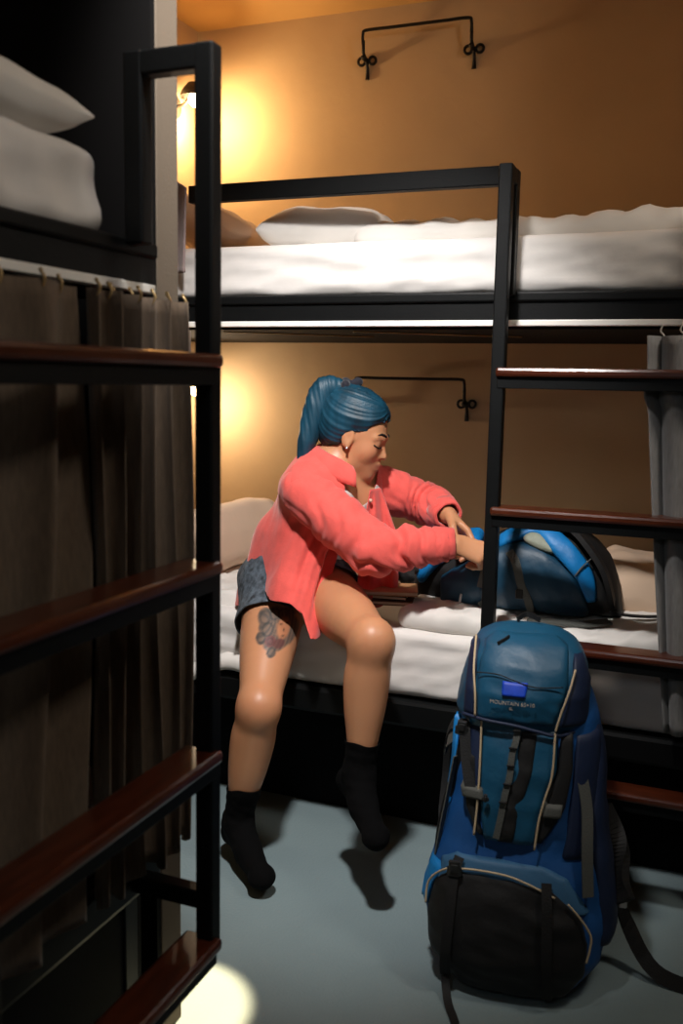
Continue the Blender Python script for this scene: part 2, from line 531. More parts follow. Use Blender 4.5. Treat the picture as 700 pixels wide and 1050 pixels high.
def ladder(name, label, along, face, prot, a_post, dirn, m):
    """hook-over ladder: two inverted-U side frames and four treads. a_post: outer edge of the visible frame,
    dirn: +1/-1 where the ladder continues; face: bed face; prot: offset of the front leg outwards (signed)"""
    loc = (a_post, face, 0) if along == 'x' else (face, a_post, 0)
    t = thing(name, label, 'ladder', loc, 'bunk ladders')
    w = 0.033
    W = 0.58
    so = 1 if prot > 0 else -1
    def bxx(bm, a0, a1, d0, d1, z0, z1, b=0.004):
        p, q = sorted((d0, d1)); a0, a1 = sorted((a0, a1))
        lo, hi = ((a0, p, z0), (a1, q, z1)) if along == 'x' else ((p, a0, z0), (q, a1, z1))
        bbox(bm, lo, hi, b)
    for base in (0, dirn * (W - w)):
        bm = bmesh.new()
        a0, a1 = base, base + dirn * w
        bxx(bm, a0, a1, prot, prot - so * w, 0.335, 1.845)             # front leg
        e_ = dirn * 0.0006
        bxx(bm, a0 + e_, a1 - e_, prot - so * 0.010, so * 0.0006, 1.806, 1.8444)           # top bar
        bxx(bm, a0, a1, so * 0.033, so * -0.002, 1.545, 1.845)          # leg down on the bed rail
        bxx(bm, a0 + e_, a1 - e_, prot - so * 0.010, so * -0.001, 0.405, 0.438)               # lower bracket
        from_bm('side_frame', bm, M['black_steel'], t)
    for z in (1.368, 1.028, 0.698, 0.352):
        bm = bmesh.new()
        A0, A1 = dirn * 0.014, dirn * (W - 0.014)
        bxx(bm, A0, A1, prot + so * 0.013, prot - so * 0.062, z - 0.022, z, 0.007)
        tr = from_bm('tread', bm, m, t)
        bm = bmesh.new()
        bxx(bm, A0 + dirn * 0.003, A1 - dirn * 0.003, prot + so * 0.002, prot - so * 0.055, z - 0.05, z - 0.021, 0.002)
        from_bm('tread_bracket', bm, M['black_steel'], tr)
    return t
ladder('bunk_ladder', 'black steel ladder with dark wooden treads in front of the backpacks', 'x', 2.40, -0.10, -0.533, 1, M['wood_x'])
ladder('bunk_ladder', 'black steel ladder with dark wooden treads in front of the near curtains', 'y', -0.93, 0.162, 1.388, -1, M['wood_y'])

# ================================================================== BEDDING
sA = sines(7, 30, 75, (0.03, 0.03, 1.0), 3)
sB = sines(6, 10, 26, (0.10, 0.10, 1.0), 5)
def sheet_disp(face_axis, face, sgn, amp=0.006):
    def f(P, Q):
        d = np.zeros_like(P)
        w = np.exp(-np.abs(P[:, face_axis] - face) / 0.05)
        d[:, face_axis] += sgn * w * amp * (folds(P, sA, True) * 1.3 + folds(P, sB))
        d[:, 2] += 0.004 * folds(P, sB)
        return d
    return f
def mattress(label, lo, hi, fd, g='mattresses'):
    c = [(lo[i] + hi[i]) / 2 for i in range(3)]; dm = [hi[i] - lo[i] for i in range(3)]
    o = soft_box('mattress', c, dm, M['sheet'], div=(90, 50, 16) if dm[0] > dm[1] else (50, 90, 16), rnd=0.03, disp=fd)
    return tag(o, label, 'mattress', g)
mattress('mattress in a white fitted sheet on the upper bunk against the ochre wall', (XL + 0.02, 2.415, 1.553), (0.085, 3.285, 1.70), sheet_disp(1, 2.415, -1))
mattress('mattress in a white fitted sheet on the lower bunk the woman sits on', (XL + 0.02, 2.405, 0.467), (0.085, 3.285, 0.655), sheet_disp(1, 2.405, -1))
sC = sines(5, 18, 40, (0.2, 0.5, 1.0), 9)
def nd(P, Q):
    d = np.zeros_like(P)
    w = np.exp(-np.abs(P[:, 0] + 0.95) / 0.06)
    d[:, 0] += w * 0.015 * folds(P, sC, True)
    d[:, 2] += 0.006 * folds(P, sB)
    return d
mattress('mattress in a cream sheet on the upper near bunk at top left', (XL + 0.02, -0.55, 1.553), (-0.95, 1.335, 1.69), nd)
mattress('mattress on the lower near bunk hidden by the left curtains', (XL + 0.02, -0.55, 0.467), (-0.97, 1.40, 0.62), sheet_disp(0, -0.97, 1))

sP = sines(6, 14, 34, (1, 1, 0.5), 21)
def pil_disp(a):
    def f(P, Q):
        return np.stack([0 * Q[:, 0], 0 * Q[:, 0], 1.6 * a * folds(P, sP, True)], 1)
    return f
def pillow(label, c, dims, rot, m, amp=0.006, g='pillows', p=4.0):
    o = soft_box('pillow', c, dims, m, div=(44, 32, 8), p=p, rot=rot, disp=pil_disp(amp))
    return tag(o, label, 'pillow', g)
def E(x, y, z): return Matrix.Rotation(math.radians(z), 4, 'Z') @ Matrix.Rotation(math.radians(y), 4, 'Y') @ Matrix.Rotation(math.radians(x), 4, 'X')
pillow('cream pillow lying on the upper near bunk mattress at top left', (-1.15, 1.06, 1.738), (0.42, 0.46, 0.085), E(-4, -2, 0), M['duvet'], 0.003, p=5.0)
pillow('beige pillow propped against the left wall on the lower bunk beside the woman', (-1.66, 2.80, 0.755), (0.46, 0.62, 0.22), E(0, -22, 0), M['pillow'], p=7.0)
pillow('beige pillow leaning at the lamp end of the upper bunk', (-1.60, 2.88, 1.80), (0.40, 0.60, 0.13), E(-6, 22, 10), M['pillow'], 0.010)
pillow('flat white pillow beside the beige one on the upper bunk', (-1.10, 2.66, 1.762), (0.36, 0.34, 0.13), E(4, 0, 6), M['duvet'])
pillow('beige pillow at the right end of the lower bunk behind the grey curtain', (-0.14, 2.96, 0.735), (0.40, 0.52, 0.16), E(0, 8, 4), M['pillow'], 0.012)

sD = sines(8, 16, 46, (1.0, 0.8, 0.2), 31)
sD2 = sines(5, 5, 12, (1.0, 0.6, 0.1), 32)
def duvet(label, lo, hi, amp, g='duvets', rnd=0.04, extra=None, div=(110, 40, 8)):
    c = [(lo[i] + hi[i]) / 2 for i in range(3)]; dm = [hi[i] - lo[i] for i in range(3)]
    def f(P, Q):
        d = np.zeros_like(P)
        top = np.clip((Q[:, 2] / dm[2] + 0.5), 0, 1)
        a = folds(P, sD, True); b = folds(P, sD2)
        d[:, 2] += top * amp * (a + 1.4 * b)
        d[:, 1] += 0.5 * amp * (folds(P, sD) + b) * (Q[:, 1] < 0)
        if extra is not None: d += extra(P, Q)
        return d
    o = soft_box('duvet', c, dm, M['duvet'], div=div, rnd=rnd, disp=f)
    return tag(o, label, 'duvet', g)
duvet('crumpled white duvet rumpled along the upper bunk mattress', (-0.99, 2.50, 1.692), (0.075, 3.22, 1.765), 0.016)
duvet('crumpled white duvet on the lower bunk under the lying backpack', (-0.80, 2.425, 0.650), (0.02, 3.20, 0.712), 0.017, rnd=0.028)
def drape(P, Q):   # the near edge sags down over the mattress side
    d = np.zeros_like(P)
    e = np.clip((2.47 - P[:, 1]) / 0.09, 0, 1)
    d[:, 2] -= e ** 1.5 * (0.20 + 0.03 * np.sin(P[:, 0] * 17 + 1.5))
    d[:, 1] += e * 0.035
    return d
duvet('white duvet bunched behind the woman and hanging over the lower bunk edge', (-1.82, 2.345, 0.648), (-1.235, 3.10, 0.70), 0.010, rnd=0.024, extra=drape, div=(70, 60, 8))

# ================================================================== CURTAINS
def curtain(label, path, z0, z1, m, hookm, n=160, nz=40, zmod=None, name='curtain', g='curtains', hooks=6, th=0.003):
    """path(s)->(x,y) plan curve of the folded cloth; zmod(s,t,x,y)->(x,y,z shift)"""
    V, F = [], []
    for j in range(nz + 1):
        t = j / nz
        for i in range(n + 1):
            s = i / n
            x, y = path(s, t)
            z = z1 + (z0 - z1) * t
            if zmod: x, y, z = zmod(s, t, x, y, z)
            V.append((x, y, z))
    for j in range(nz):
        for i in range(n):
            a = j * (n + 1) + i
            F.append((a, a + n + 1, a + n + 2, a + 1))
    cx = sum(v[0] for v in V) / len(V); cy = sum(v[1] for v in V) / len(V)
    root = thing(name, label, 'curtain', (cx, cy, z0), g)
    V2 = [(v[0] - cx, v[1] - cy, v[2] - z0) for v in V]
    o = mesh('fabric', V2, F, m, root); solid(o, th, 0)
    for k in range(hooks):
        s = (k + 0.5) / hooks
        x, y = path(s, 0)
        x -= cx; y -= cy; z = z1 - z0
        Vt, Ft = tube_vf(smooth_path([(x, y, z - 0.012), (x + 0.005, y, z + 0.002), (x - 0.003, y, z + 0.012), (x + 0.001, y, 1.474 - z0)], 4), 0.0022, 6)
        mesh('hook', Vt, Ft, hookm, root)
    return root

# near bunk, far part: tight vertical folds up to the partition
def pathB(s, t):
    y = 1.215 + 0.312 * s
    ph = 2 * PI * (s * 5.4 + 0.35 * s * s) + 0.5 * math.sin(6 * t + 9 * s)
    a = 0.020 * (1 - 0.35 * s)
    x = -0.912 + a * math.sin(ph) + 0.006 * math.sin(3.1 * t + 7 * s)
    return x, y + 0.010 * math.cos(ph) + 0.004 * t
curtain('brown-grey linen curtain gathered in narrow folds beside the light partition end', pathB, 0.445, 1.462, M['curtain'], M['hook'], n=220, hooks=9,
        zmod=lambda s, t, x, y, z: (x, y, z + 0.012 * math.sin(17 * s) * (t > 0.96)))
def pathA(s, t):
    y = 0.60 + 0.60 * s
    u = s
    bul = 0.035 * math.exp(-((s - 0.90 + 0.10 * math.sin(2.2 * t)) / 0.06) ** 2) * (1 - 0.4 * t)
    x = -0.915 + 0.016 * math.sin(2 * PI * (s * 4.0) + 1.2 * t) + bul + 0.008 * math.sin(11 * s + 4 * t)
    return x, y - 0.02 * t + 0.012 * math.sin(2 * PI * s * 4 + 1.5) + 0.02 * math.sin(5 * t) * s
curtain('brown-grey linen curtain with a wide turned-back fold at the left edge', pathA, 0.46, 1.462, M['curtain'], M['hook'], n=200, hooks=9)

# right end of the back bunk: grey curtain swept slightly to the right
def pathR(s, t):
    x = -0.180 + 0.25 * s
    ph = 2 * PI * s * 3.3 - 1.2
    x += 0.012 * math.cos(ph) + 0.095 * t ** 1.2 * (1 - s)
    if t > 0.10 and t < 0.18: x -= 0.010 * math.sin((t - 0.10) / 0.08 * PI) * (1 - s)
    y = 2.375 - 0.004 + 0.030 * math.sin(ph + 0.6 * t) + 0.005 * math.sin(5 * t)
    return x, y - 0.012
curtain('grey curtain gathered at the right edge of the back bunk', pathR, 0.50, 1.446, M['curtain_g'], M['hook_w'], n=140, hooks=5)
# left end of the back bunk, lower level
def pathL(s, t):
    x = -1.62 + 0.19 * s
    ph = 2 * PI * s * 4.2
    return x + 0.008 * math.cos(ph), 2.378 + 0.018 * math.sin(ph + 0.8 * t)
curtain('dark curtain bunched at the left end of the back bunk behind the near ladder', pathL, 0.46, 1.462, M['curtain'], M['hook'], n=120, hooks=5)

# mauve-grey cloth over the end of the guard rail
tw = bmesh.new()
Vt, Ft = [], []
nn, mm = 30, 26
for j in range(mm + 1):
    t = j / mm
    for i in range(nn + 1):
        s = i / nn
        x = -1.60 + 0.175 * s + (0.02 * (1 - s)) * t
        z = 1.95 - 0.33 * t - 0.10 * s * (1 - t)
        y = 2.385 - 0.012 * math.sin(s * 13 + 1.2 * t) - 0.012
        Vt.append((x + 1.5, y - 2.385, z - 1.62))
for j in range(mm):
    for i in range(nn):
        a = j * (nn + 1) + i
        Ft.append((a, a + nn + 1, a + nn + 2, a + 1))
o = mesh('hanging_towel', Vt, Ft, M['towel'], None, loc=(-1.5, 2.385, 1.62)); solid(o, 0.006, 0)
tag(o, 'mauve-grey cloth hanging at the left end of the upper guard rail', 'towel')

# ================================================================== WALL RAILS AND LAMPS
def wall_rail(label, x0, x1, z, drop, rz0=0.0):
    cx = (x0 + x1) / 2
    t = thing('wall_rail', label, 'rail', (cx, YB, z), 'wrought iron wall rails')
    h = (x1 - x0) / 2
    tube('bar', smooth_path([(-h, -0.055, -0.045), (-h, -0.058, -0.012), (-h + 0.012, -0.06, 0), (-h / 2, -0.06, 0), (0, -0.06, 0), (h / 2, -0.06, 0), (h - 0.012, -0.06, 0), (h, -0.058, -0.012), (h, -0.055, -0.045)], 5), 0.0055, M['iron'], t, 8)
    for s in (-1, 1):
        br = tube('bracket', [(s * h, -0.052, -0.03), (s * h, -0.05, -0.07), (s * h, -0.018, -0.085), (s * h, -0.006, -0.11), (s * h, -0.006, -0.145)], [0.006, 0.006, 0.006, 0.006, 0.008], M['iron'], t, 8)
        tube('arm', [(s * h, -0.055, -0.085), (s * h, 0.0, -0.085)], 0.008, M['iron'], br, 8)
        for q in (-1, 1):
            Vk, Fk = tube_vf([(s * h + q * 0.020 + 0.013 * math.cos(a), -0.012, -0.085 + 0.013 * math.sin(a)) for a in np.linspace(0, 2 * PI, 13)], 0.005, 6, False)
            mesh('rosette_loop', Vk, Fk, M['iron'], br)
    return t
wall_rail('black iron wall rail high above the upper bunk', -1.245, -0.862, 2.525, 0.1)
wall_rail('black iron wall rail on the wall behind the woman on the lower bunk', -1.246, -0.842, 1.340, 0.1)

bulb_hot = emis('warm_bulb', (1.0, 0.62, 0.26, 1), 60)
def wall_lamp(label, c, watts, col=(1.0, 0.72, 0.42)):
    t = thing('wall_lamp', label, 'lamp', (XL, c[1], c[2]), 'bedside wall lamps')
    d = c[0] - XL
    V, F = tube_vf([(0.0, 0, 0.0), (0.012, 0, 0)], 0.04, 20); mesh('wall_plate', V, F, M['shade'], t, smooth=False)
    tube('arm', smooth_path([(0.01, 0, 0), (d * 0.6, 0, 0.01), (d, 0, 0.065)], 5), 0.006, M['shade'], t, 8)
    # cone shade open downwards
    Vs, Fs = [], []
    n = 28
    prof = [(0.018, 0.075), (0.024, 0.072), (0.045, 0.045), (0.052, 0.025)]
    for r, z in prof:
        for k in range(n):
            a = 2 * PI * k / n
            Vs.append((d + r * math.cos(a), r * math.sin(a), z))
    for i in range(len(prof) - 1):
        for k in range(n):
            Fs.append((i * n + k, i * n + (k + 1) % n, (i + 1) * n + (k + 1) % n, (i + 1) * n + k))
    Fs.append(tuple(range(n)))
    so = mesh('lamp_shade', Vs, Fs, M['shade'], t); solid(so, 0.002, -1)
    bm = bmesh.new(); bmesh.ops.create_uvsphere(bm, u_segments=20, v_segments=14, radius=0.022)
    for v in bm.verts: v.co = Vector((v.co.x + d, v.co.y, v.co.z * 1.15 + 0.018))
    from_bm('bulb', bm, bulb_hot, t, smooth=True)
    L = bpy.data.lights.new('lamp_glow', 'POINT'); L.energy = watts; L.color = col; L.shadow_soft_size = 0.03
    lo = bpy.data.objects.new('lamp_glow', L); COL.objects.link(lo); lo.location = (c[0] + 0.0, c[1], c[2] - 0.035)
    return t
wall_lamp('small dark wall lamp lighting the upper bunk corner', (-1.84, 3.12, 2.30), 11, (1.0, 0.66, 0.33))
wall_lamp('small dark wall lamp lighting the lower bunk corner behind the near ladder', (-1.84, 3.12, 1.27), 5.5, (1.0, 0.78, 0.54))

# ================================================================== THE WOMAN
PO = np.array([-1.12, 2.40, 0.0])
woman = thing('person', 'woman with teal ponytail, coral shirt and denim shorts sitting on the lower bunk, reaching right', 'person', tuple(PO))
A3 = lambda *a: np.array(a, float)
Rhip, Rknee, Rank, Rheel, Rtoe = A3(-1.188, 2.48, .715), A3(-1.078, 2.15, .478), A3(-1.165, 2.20, .12), A3(-1.195, 2.235, .07), A3(-1.045, 2.09, .052)
Lhip, Lknee, Lank, Lheel, Ltoe = A3(-1.06, 2.52, .715), A3(-.782, 2.19, .682), A3(-.812, 2.20, .325), A3(-.85, 2.235, .285), A3(-.735, 2.10, .225)
pel, waist, chest, neck = A3(-1.135, 2.50, .74), A3(-1.11, 2.50, .87), A3(-1.035, 2.50, 1.0), A3(-1.012, 2.487, 1.085)
Rsh, Rel, Rwr = A3(-1.05, 2.37, 1.03), A3(-.84, 2.345, .895), A3(-.640, 2.41, .907)
Lsh, Lel, Lwr = A3(-.965, 2.61, 1.035), A3(-.80, 2.72, .975), A3(-.700, 2.575, .958)
# head frame
O = A3(-.957, 2.498, 1.172)
cr, tcm = A3(.93, .37, 0), A3(.37, -.93, 0)
Fv = cr * .93 + tcm * .26 + A3(0, 0, -.27); Fv /= np.linalg.norm(Fv)
Uv = A3(0, 0, 1) - tcm * .05; Uv -= Fv * (Uv @ Fv); Uv /= np.linalg.norm(Uv)
Lv = np.cross(Uv, Fv)
HR = np.stack([Fv, Lv, Uv], 1)
HS = 0.975
def hd(x, y, z): return O + HR @ (A3(x, y, z) * HS)

def limb(pts, rs, n=5):
    P = smooth_path([(*p, ) for p in pts], n)
    R = [v.x for v in smooth_path([(r, 0, 0) for r in rs], n)]
    return [np.array(p) for p in P], R
body = Field((-1.40, 1.98, -0.01), (-.52, 2.86, 1.34), 0.0042)
# torso
body.ell(pel, (.165, .115, .11), np.stack([A3(.96, .27, 0), A3(-.27, .96, 0), A3(0, 0, 1)], 1), .05)
body.cone(pel, waist, .125, .105, .06, flat=(A3(.5, -.87, 0), .85))
body.cone(waist, chest, .105, .12, .06, flat=(A3(.8, -.5, 0), .85))
ax = (Lsh - Rsh) / np.linalg.norm(Lsh - Rsh)
fw = np.cross(ax, A3(0, 0, 1)); fw /= np.linalg.norm(fw)
body.ell(chest + A3(0, 0, .0), (.14, .095, .13), np.stack([ax, fw, np.cross(ax, fw)], 1), .05)
for s in (-1, 1):
    body.ell(chest + fw * .075 + ax * .062 * s + A3(0, 0, -.015), (.052, .05, .052), None, .04)
body.cone(Rsh, Lsh, .05, .05, .05)
body.cone(chest + A3(0, 0, .05), neck + A3(0, 0, .0), .07, .055, .04)
body.cone(neck, hd(-.02, 0, -.03), .050, .048, .03)
# legs
for H_, K_, A_, h_, T_ in ((Rhip, Rknee, Rank, Rheel, Rtoe), (Lhip, Lknee, Lank, Lheel, Ltoe)):
    m_ = H_ * .5 + K_ * .5
    body.chain(*limb([H_, m_, K_ * .85 + H_ * .15, K_], [.094, .077, .056, .050]), .03)
    kn = (K_ - H_) / np.linalg.norm(K_ - H_)
    sh = (A_ - K_) / np.linalg.norm(A_ - K_)
    body.ell(K_ + kn * .004 - sh * .0, (.041, .041, .047), None, .025)
    c_ = K_ + (A_ - K_) * .30
    back = sh * 0 - (kn - sh * (kn @ sh)); back /= np.linalg.norm(back)
    body.chain(*limb([K_, K_ + (A_ - K_) * .15 + back * .004, c_ + back * .010, K_ + (A_ - K_) * .52 + back * .006, K_ + (A_ - K_) * .75, A_], [.048, .051, .0555, .0495, .037, .031]), .03)
    body.chain([A_, h_], [.030, .028], .02)
    mid = (h_ * .4 + T_ * .6) + A3(0, 0, .012)
    body.chain([A_, mid, T_], [.030, .027, .016], .02)
    body.chain([h_, T_ + A3(-.012, -.004, 0)], [.022, .016], .01)
    for q in range(0):
        body.cone(T_ + np.cross(A3(0, 0, 1), T_ - h_) / .18 * (q - 2) * .009, T_ + (T_ - h_) * (.12 - .015 * q) + np.cross(A3(0, 0, 1), T_ - h_) / .18 * (q - 2) * .010, .011, .008, .008)
# arms
for S_, E_, W_ in ((Rsh, Rel, Rwr), (Lsh, Lel, Lwr)):
    body.chain([S_, S_ * .5 + E_ * .5, E_], [.054, .047, .040], .03)
    body.chain([E_, E_ * .7 + W_ * .3, W_], [.036, .034, .025], .02)
# hands
def hand(W, d, n, t, curls, thumb, sc=1.0):
    d = d / np.linalg.norm(d); n = n - d * (n @ d); n /= np.linalg.norm(n)
    tt = np.cross(d, n); tt = tt if tt @ t > 0 else -tt
    kn = []
    for i, (o, l) in enumerate(((.027, .078), (.009, .081), (-.009, .077), (-.026, .070))):
        k = W + (d * l + tt * o) * sc
        kn.append(k)
        body.cone(W + tt * o * .45 * sc, k, .0165 * sc, .0115 * sc, .012, flat=(n, .85))
    for i, (k, L) in enumerate(zip(kn, (1.0, 1.1, 1.02, .82))):
        a = 0; p = k
        for j, sl in enumerate((.040, .026, .021)):
            a += math.radians(curls[i][j])
            q = p + (d * math.cos(a) + n * math.sin(a)) * sl * L * sc
            body.cone(p, q, (.0098 - .0009 * j) * sc, (.0089 - .0009 * j) * sc, .003)
            p = q
    b = W + (d * .018 + tt * .018 + n * .008) * sc
    th = (d * thumb[0] + tt * thumb[1] + n * thumb[2]); th /= np.linalg.norm(th)
    p1 = b + th * .040 * sc
    th2 = th * .6 + d * .7 + n * .35; th2 /= np.linalg.norm(th2)
    p2 = p1 + th2 * .030 * sc
    th3 = th2 * .7 + n * .5 + d * .3; th3 /= np.linalg.norm(th3)
    p3 = p2 + th3 * .022 * sc
    body.cone(b, p1, .017 * sc, .0118 * sc, .010)
    body.cone(p1, p2, .0108 * sc, .0098 * sc, .004); body.cone(p2, p3, .0098 * sc, .0080 * sc, .003)
    return kn
knR = hand(Rwr + A3(.006, .002, 0), A3(.86, .33, -.30), A3(.20, .70, -.66), A3(0, .1, 1), [(42, 70, 40), (50, 74, 40), (56, 76, 40), (60, 78, 40)], (.65, .55, .55), .98)
knL = hand(Lwr + A3(.004, -.003, 0), A3(.62, -.16, -.50), A3(-.35, -.55, -.75), A3(.1, -1, .1), [(18, 40, 25), (26, 46, 28), (34, 50, 30), (40, 52, 30)], (.7, .6, .5), .98)
# head
body.ell(hd(-.018, 0, .045), (.094 * HS, .074 * HS, .082 * HS), HR, .02)
body.ell(hd(.030, 0, .000), (.058 * HS, .062 * HS, .082 * HS), HR, .025)
body.ell(hd(.030, 0, -.055), (.048 * HS, .048 * HS, .045 * HS), HR, .025)
body.ell(hd(.066, 0, -.090), (.020 * HS, .022 * HS, .018 * HS), HR, .025)     # chin
body.ell(hd(.056, 0, -.056), (.029 * HS, .034 * HS, .036 * HS), HR, .015)
for s in (-1, 1):
    body.ell(hd(.052, .036 * s, -.024), (.026 * HS, .022 * HS, .026 * HS), HR, .02)     # cheeks
    body.cone(hd(.082, .012 * s, .022), hd(.068, .044 * s, .020), .010, .009, .010)     # brow ridge
    body.ell(hd(.070, .030 * s, .003), (.014 * HS, .015 * HS, .010 * HS), HR, .006)     # closed lids
    body.cone(hd(.086, .010 * s, -.032), hd(.084, .012 * s, -.034), .007, .0065, .006)  # nostrils
    body.ell(hd(-.004, .068 * s, -.002), (.018 * HS, .010 * HS, .030 * HS), HR, .003)   # ears
    body.ell(hd(.002, .080 * s, .002), (.010 * HS, .007 * HS, .018 * HS), HR, .004, sub=True)
    body.cone(hd(.002, .069 * s, -.024), hd(.004, .070 * s, -.028), .0075, .006, .004)
body.chain([hd(.080, 0, .006), hd(.088, 0, -.014), hd(.098, 0, -.028)], [.0075, .008, .0095], .010)
body.chain([hd(.082, -.014, -.056), hd(.0885, 0, -.054), hd(.082, .014, -.056)], [.005, .0062, .005], .006)
body.chain([hd(.080, -.012, -.066), hd(.086, 0, -.067), hd(.080, .012, -.066)], [.005, .0068, .005], .006)
V, Q = body.mesh(2)
# colouring: skin tone, lips, ink of the thigh tattoo
def skin_mat():
    m = mat('warm_skin', srgb(200, 142, 104), 0.42, spec=0.45, sub=0.12, bump=0.03, bscale=160)
    nt = m.node_tree; N, L = nt.nodes, nt.links
    a = N.new('ShaderNodeAttribute'); a.attribute_name = 'pigment'
    L.new(a.outputs['Color'], N['Principled BSDF'].inputs['Base Color'])
    return m
M['skin'] = skin_mat()
bo = mesh('body', V - PO, Q, M['skin'], woman)
col = np.tile(np.array(srgb(200, 142, 104)), (len(V), 1))
col[:, :3] *= (1 + 0.05 * folds(V, sines(8, 20, 90, (1, 1, 1), 77)))[:, None]
def mixin(mask, c):
    mk = np.clip(mask, 0, 1)[:, None]
    col[:, :3] = col[:, :3] * (1 - mk) + np.array(srgb(*c))[:3] * mk
hl = (V - O) @ HR / HS
lipm = np.exp(-(((hl[:, 0] - .094) / .014) ** 2 + (hl[:, 1] / .022) ** 2 + ((hl[:, 2] + .060) / .0085) ** 2) ** 2)
mixin(lipm * .7, (158, 76, 66))
chk = np.exp(-(((hl[:, 0] - .06) / .03) ** 2 + ((np.abs(hl[:, 1]) - .045) / .02) ** 2 + ((hl[:, 2] + .02) / .022) ** 2))
mixin(chk * .25, (205, 110, 88))
for K_ in (Rknee, Lknee):
    mixin(np.exp(-(np.linalg.norm(V - K_ - A3(.01, -.05, 0), axis=1) / .05) ** 2) * .25, (170, 100, 74))
TC = A3(-1.068, 2.22, .652)
px = ((V - TC) @ cr) * 430; py = ((V - TC) @ A3(0, 0, 1)) * 430 * 1.0
onth = (V[:, 1] < 2.42) & (V[:, 0] < -.94) & (V[:, 2] > .5) & (np.abs(px) < 40)
def disc(cx, cy, rx, ry=None, soft=.18):
    ry = ry or rx
    r = np.sqrt(((px - cx) / rx) ** 2 + ((py - cy) / ry) ** 2)
    return np.clip((1 - r) / soft, 0, 1) * onth
def ring(cx, cy, r, w):
    d = np.abs(np.sqrt((px - cx) ** 2 + (py - cy) ** 2) - r)
    return np.clip(1 - d / w, 0, 1) * onth
ink = (76, 84, 84)
mass = np.maximum.reduce([disc(-14, 12, 10), disc(-10, 2, 12), disc(-2, 14, 14, 9), disc(8, 12, 14, 9), disc(-17, -7, 7), disc(12, -2, 14, 16), disc(0, -12, 16, 9), disc(-4, -20, 6)])
mixin(mass * .72, ink)
sw = .5 + .5 * np.sin(.9 * np.sqrt((px + 12) ** 2 + (py - 9) ** 2) + .7 * px)
mixin(mass * sw * .6, (44, 58, 62))
for c in ((-14, 12, 6), (-10, 1, 6), (-3, 15, 5), (-17, -7, 4.5), (-4, -20, 4), (7, 15, 5)):
    mixin(ring(c[0], c[1], c[2], 1.8) * .6, (34, 46, 50))
mixin(disc(8, 1, 8.5, 12, .3) * .95, (190, 128, 92))
for c in ((5, 5, 2.4, 1.4), (12, 5, 2.2, 1.4), (8.5, -1, 1.4, 2), (8, -6.5, 3, 1.4)):
    mixin(disc(*c, .5) * .75, (60, 44, 42))
mixin(disc(-6, -10, 7, 6) * .7, (112, 52, 56)); mixin(disc(4, -13, 7, 5) * .7, (98, 50, 52)); mixin(ring(-6, -10, 3, 1.5) * .6, (60, 30, 36))
at = bo.data.color_attributes.new('pigment', 'FLOAT_COLOR', 'POINT')
at.data.foreach_set('color', np.clip(col, 0, 1).astype(np.float32).ravel())

def part(name, V, T, m, parent=woman, th=None):
    o = mesh(name, V - PO, T, m, parent)
    if th: solid(o, th, -1)
    return o
# brows, lashes, ear stud
BV, BN = V.copy(), normals(V, Q)
def snap(x, y, z, off=.0012):
    p = hd(x, y, z); i = int(np.argmin(((BV - p) ** 2).sum(1)))
    q = BV[i] + BN[i] * off
    return tuple(p + BN[i] * ((q - p) @ BN[i]) - PO)
for s in (-1, 1):
    tube('eyebrow', [snap(.0845, .013 * s, .026), snap(.083, .022 * s, .031), snap(.079, .033 * s, .033), snap(.072, .046 * s, .028)], [.0028, .0032, .0028, .0014], M['dark_lash'], woman, 8)
    tube('eyelashes', smooth_path([snap(.080, .018 * s, -.003), snap(.082, .030 * s, -.007), snap(.076, .040 * s, -.005), snap(.070, .050 * s, -.001)], 4), .0019, M['dark_lash'], woman, 6)
    tube('ear_stud', [tuple(hd(.004, .075 * s, -.030) - PO), tuple(hd(.004, .081 * s, -.030) - PO)], .004, M['silver'], woman, 10)

# ---- hair
hf = Field(hd(0, 0, 0) - .17, hd(0, 0, 0) + .19, 0.0036)
hf.ell(hd(-.020, 0, .047), (.107 * HS, .086 * HS, .097 * HS), HR, .02)
hf.ell(hd(.026, 0, .055), (.056 * HS, .064 * HS, .048 * HS), HR, .03)
hf.ell(hd(-.050, 0, .000), (.060 * HS, .062 * HS, .070 * HS), HR, .03)
hf.cone(hd(-.07, 0, .10), hd(-.085, 0, .115), .036, .026, .03)
hV, hQ = hf.mesh(2)
l = (hV - O) @ HR / HS
gx = np.interp(l[:, 0], [-.12, -.075, -.03, .004, .022, .045, .070, .095], [-.052, -.056, -.040, .022, .020, .034, .062, .084])
base = hd(-.075, 0, .112)
rel = l - np.array([-.075, 0, .112])
ang = np.arctan2(rel[:, 1], rel[:, 2] + .02 * rel[:, 0])
strand = np.sin(ang * 60 + 3 * np.sin(ang * 7)) * .0009 + np.sin(ang * 23 + 1) * .0011
hV = hV + normals(hV, hQ) * strand[:, None]
edge = l[:, 2] - gx
hV = hV - normals(hV, hQ) * (.0085 * np.exp(-np.clip(edge, 0, 1) / .014))[:, None]
hV, hT = clip(hV, tri(hQ), l[:, 2] - gx + .0015 * np.sin(l[:, 0] * 190))
hair = part('hair', hV, hT, M['hair'], th=.004)
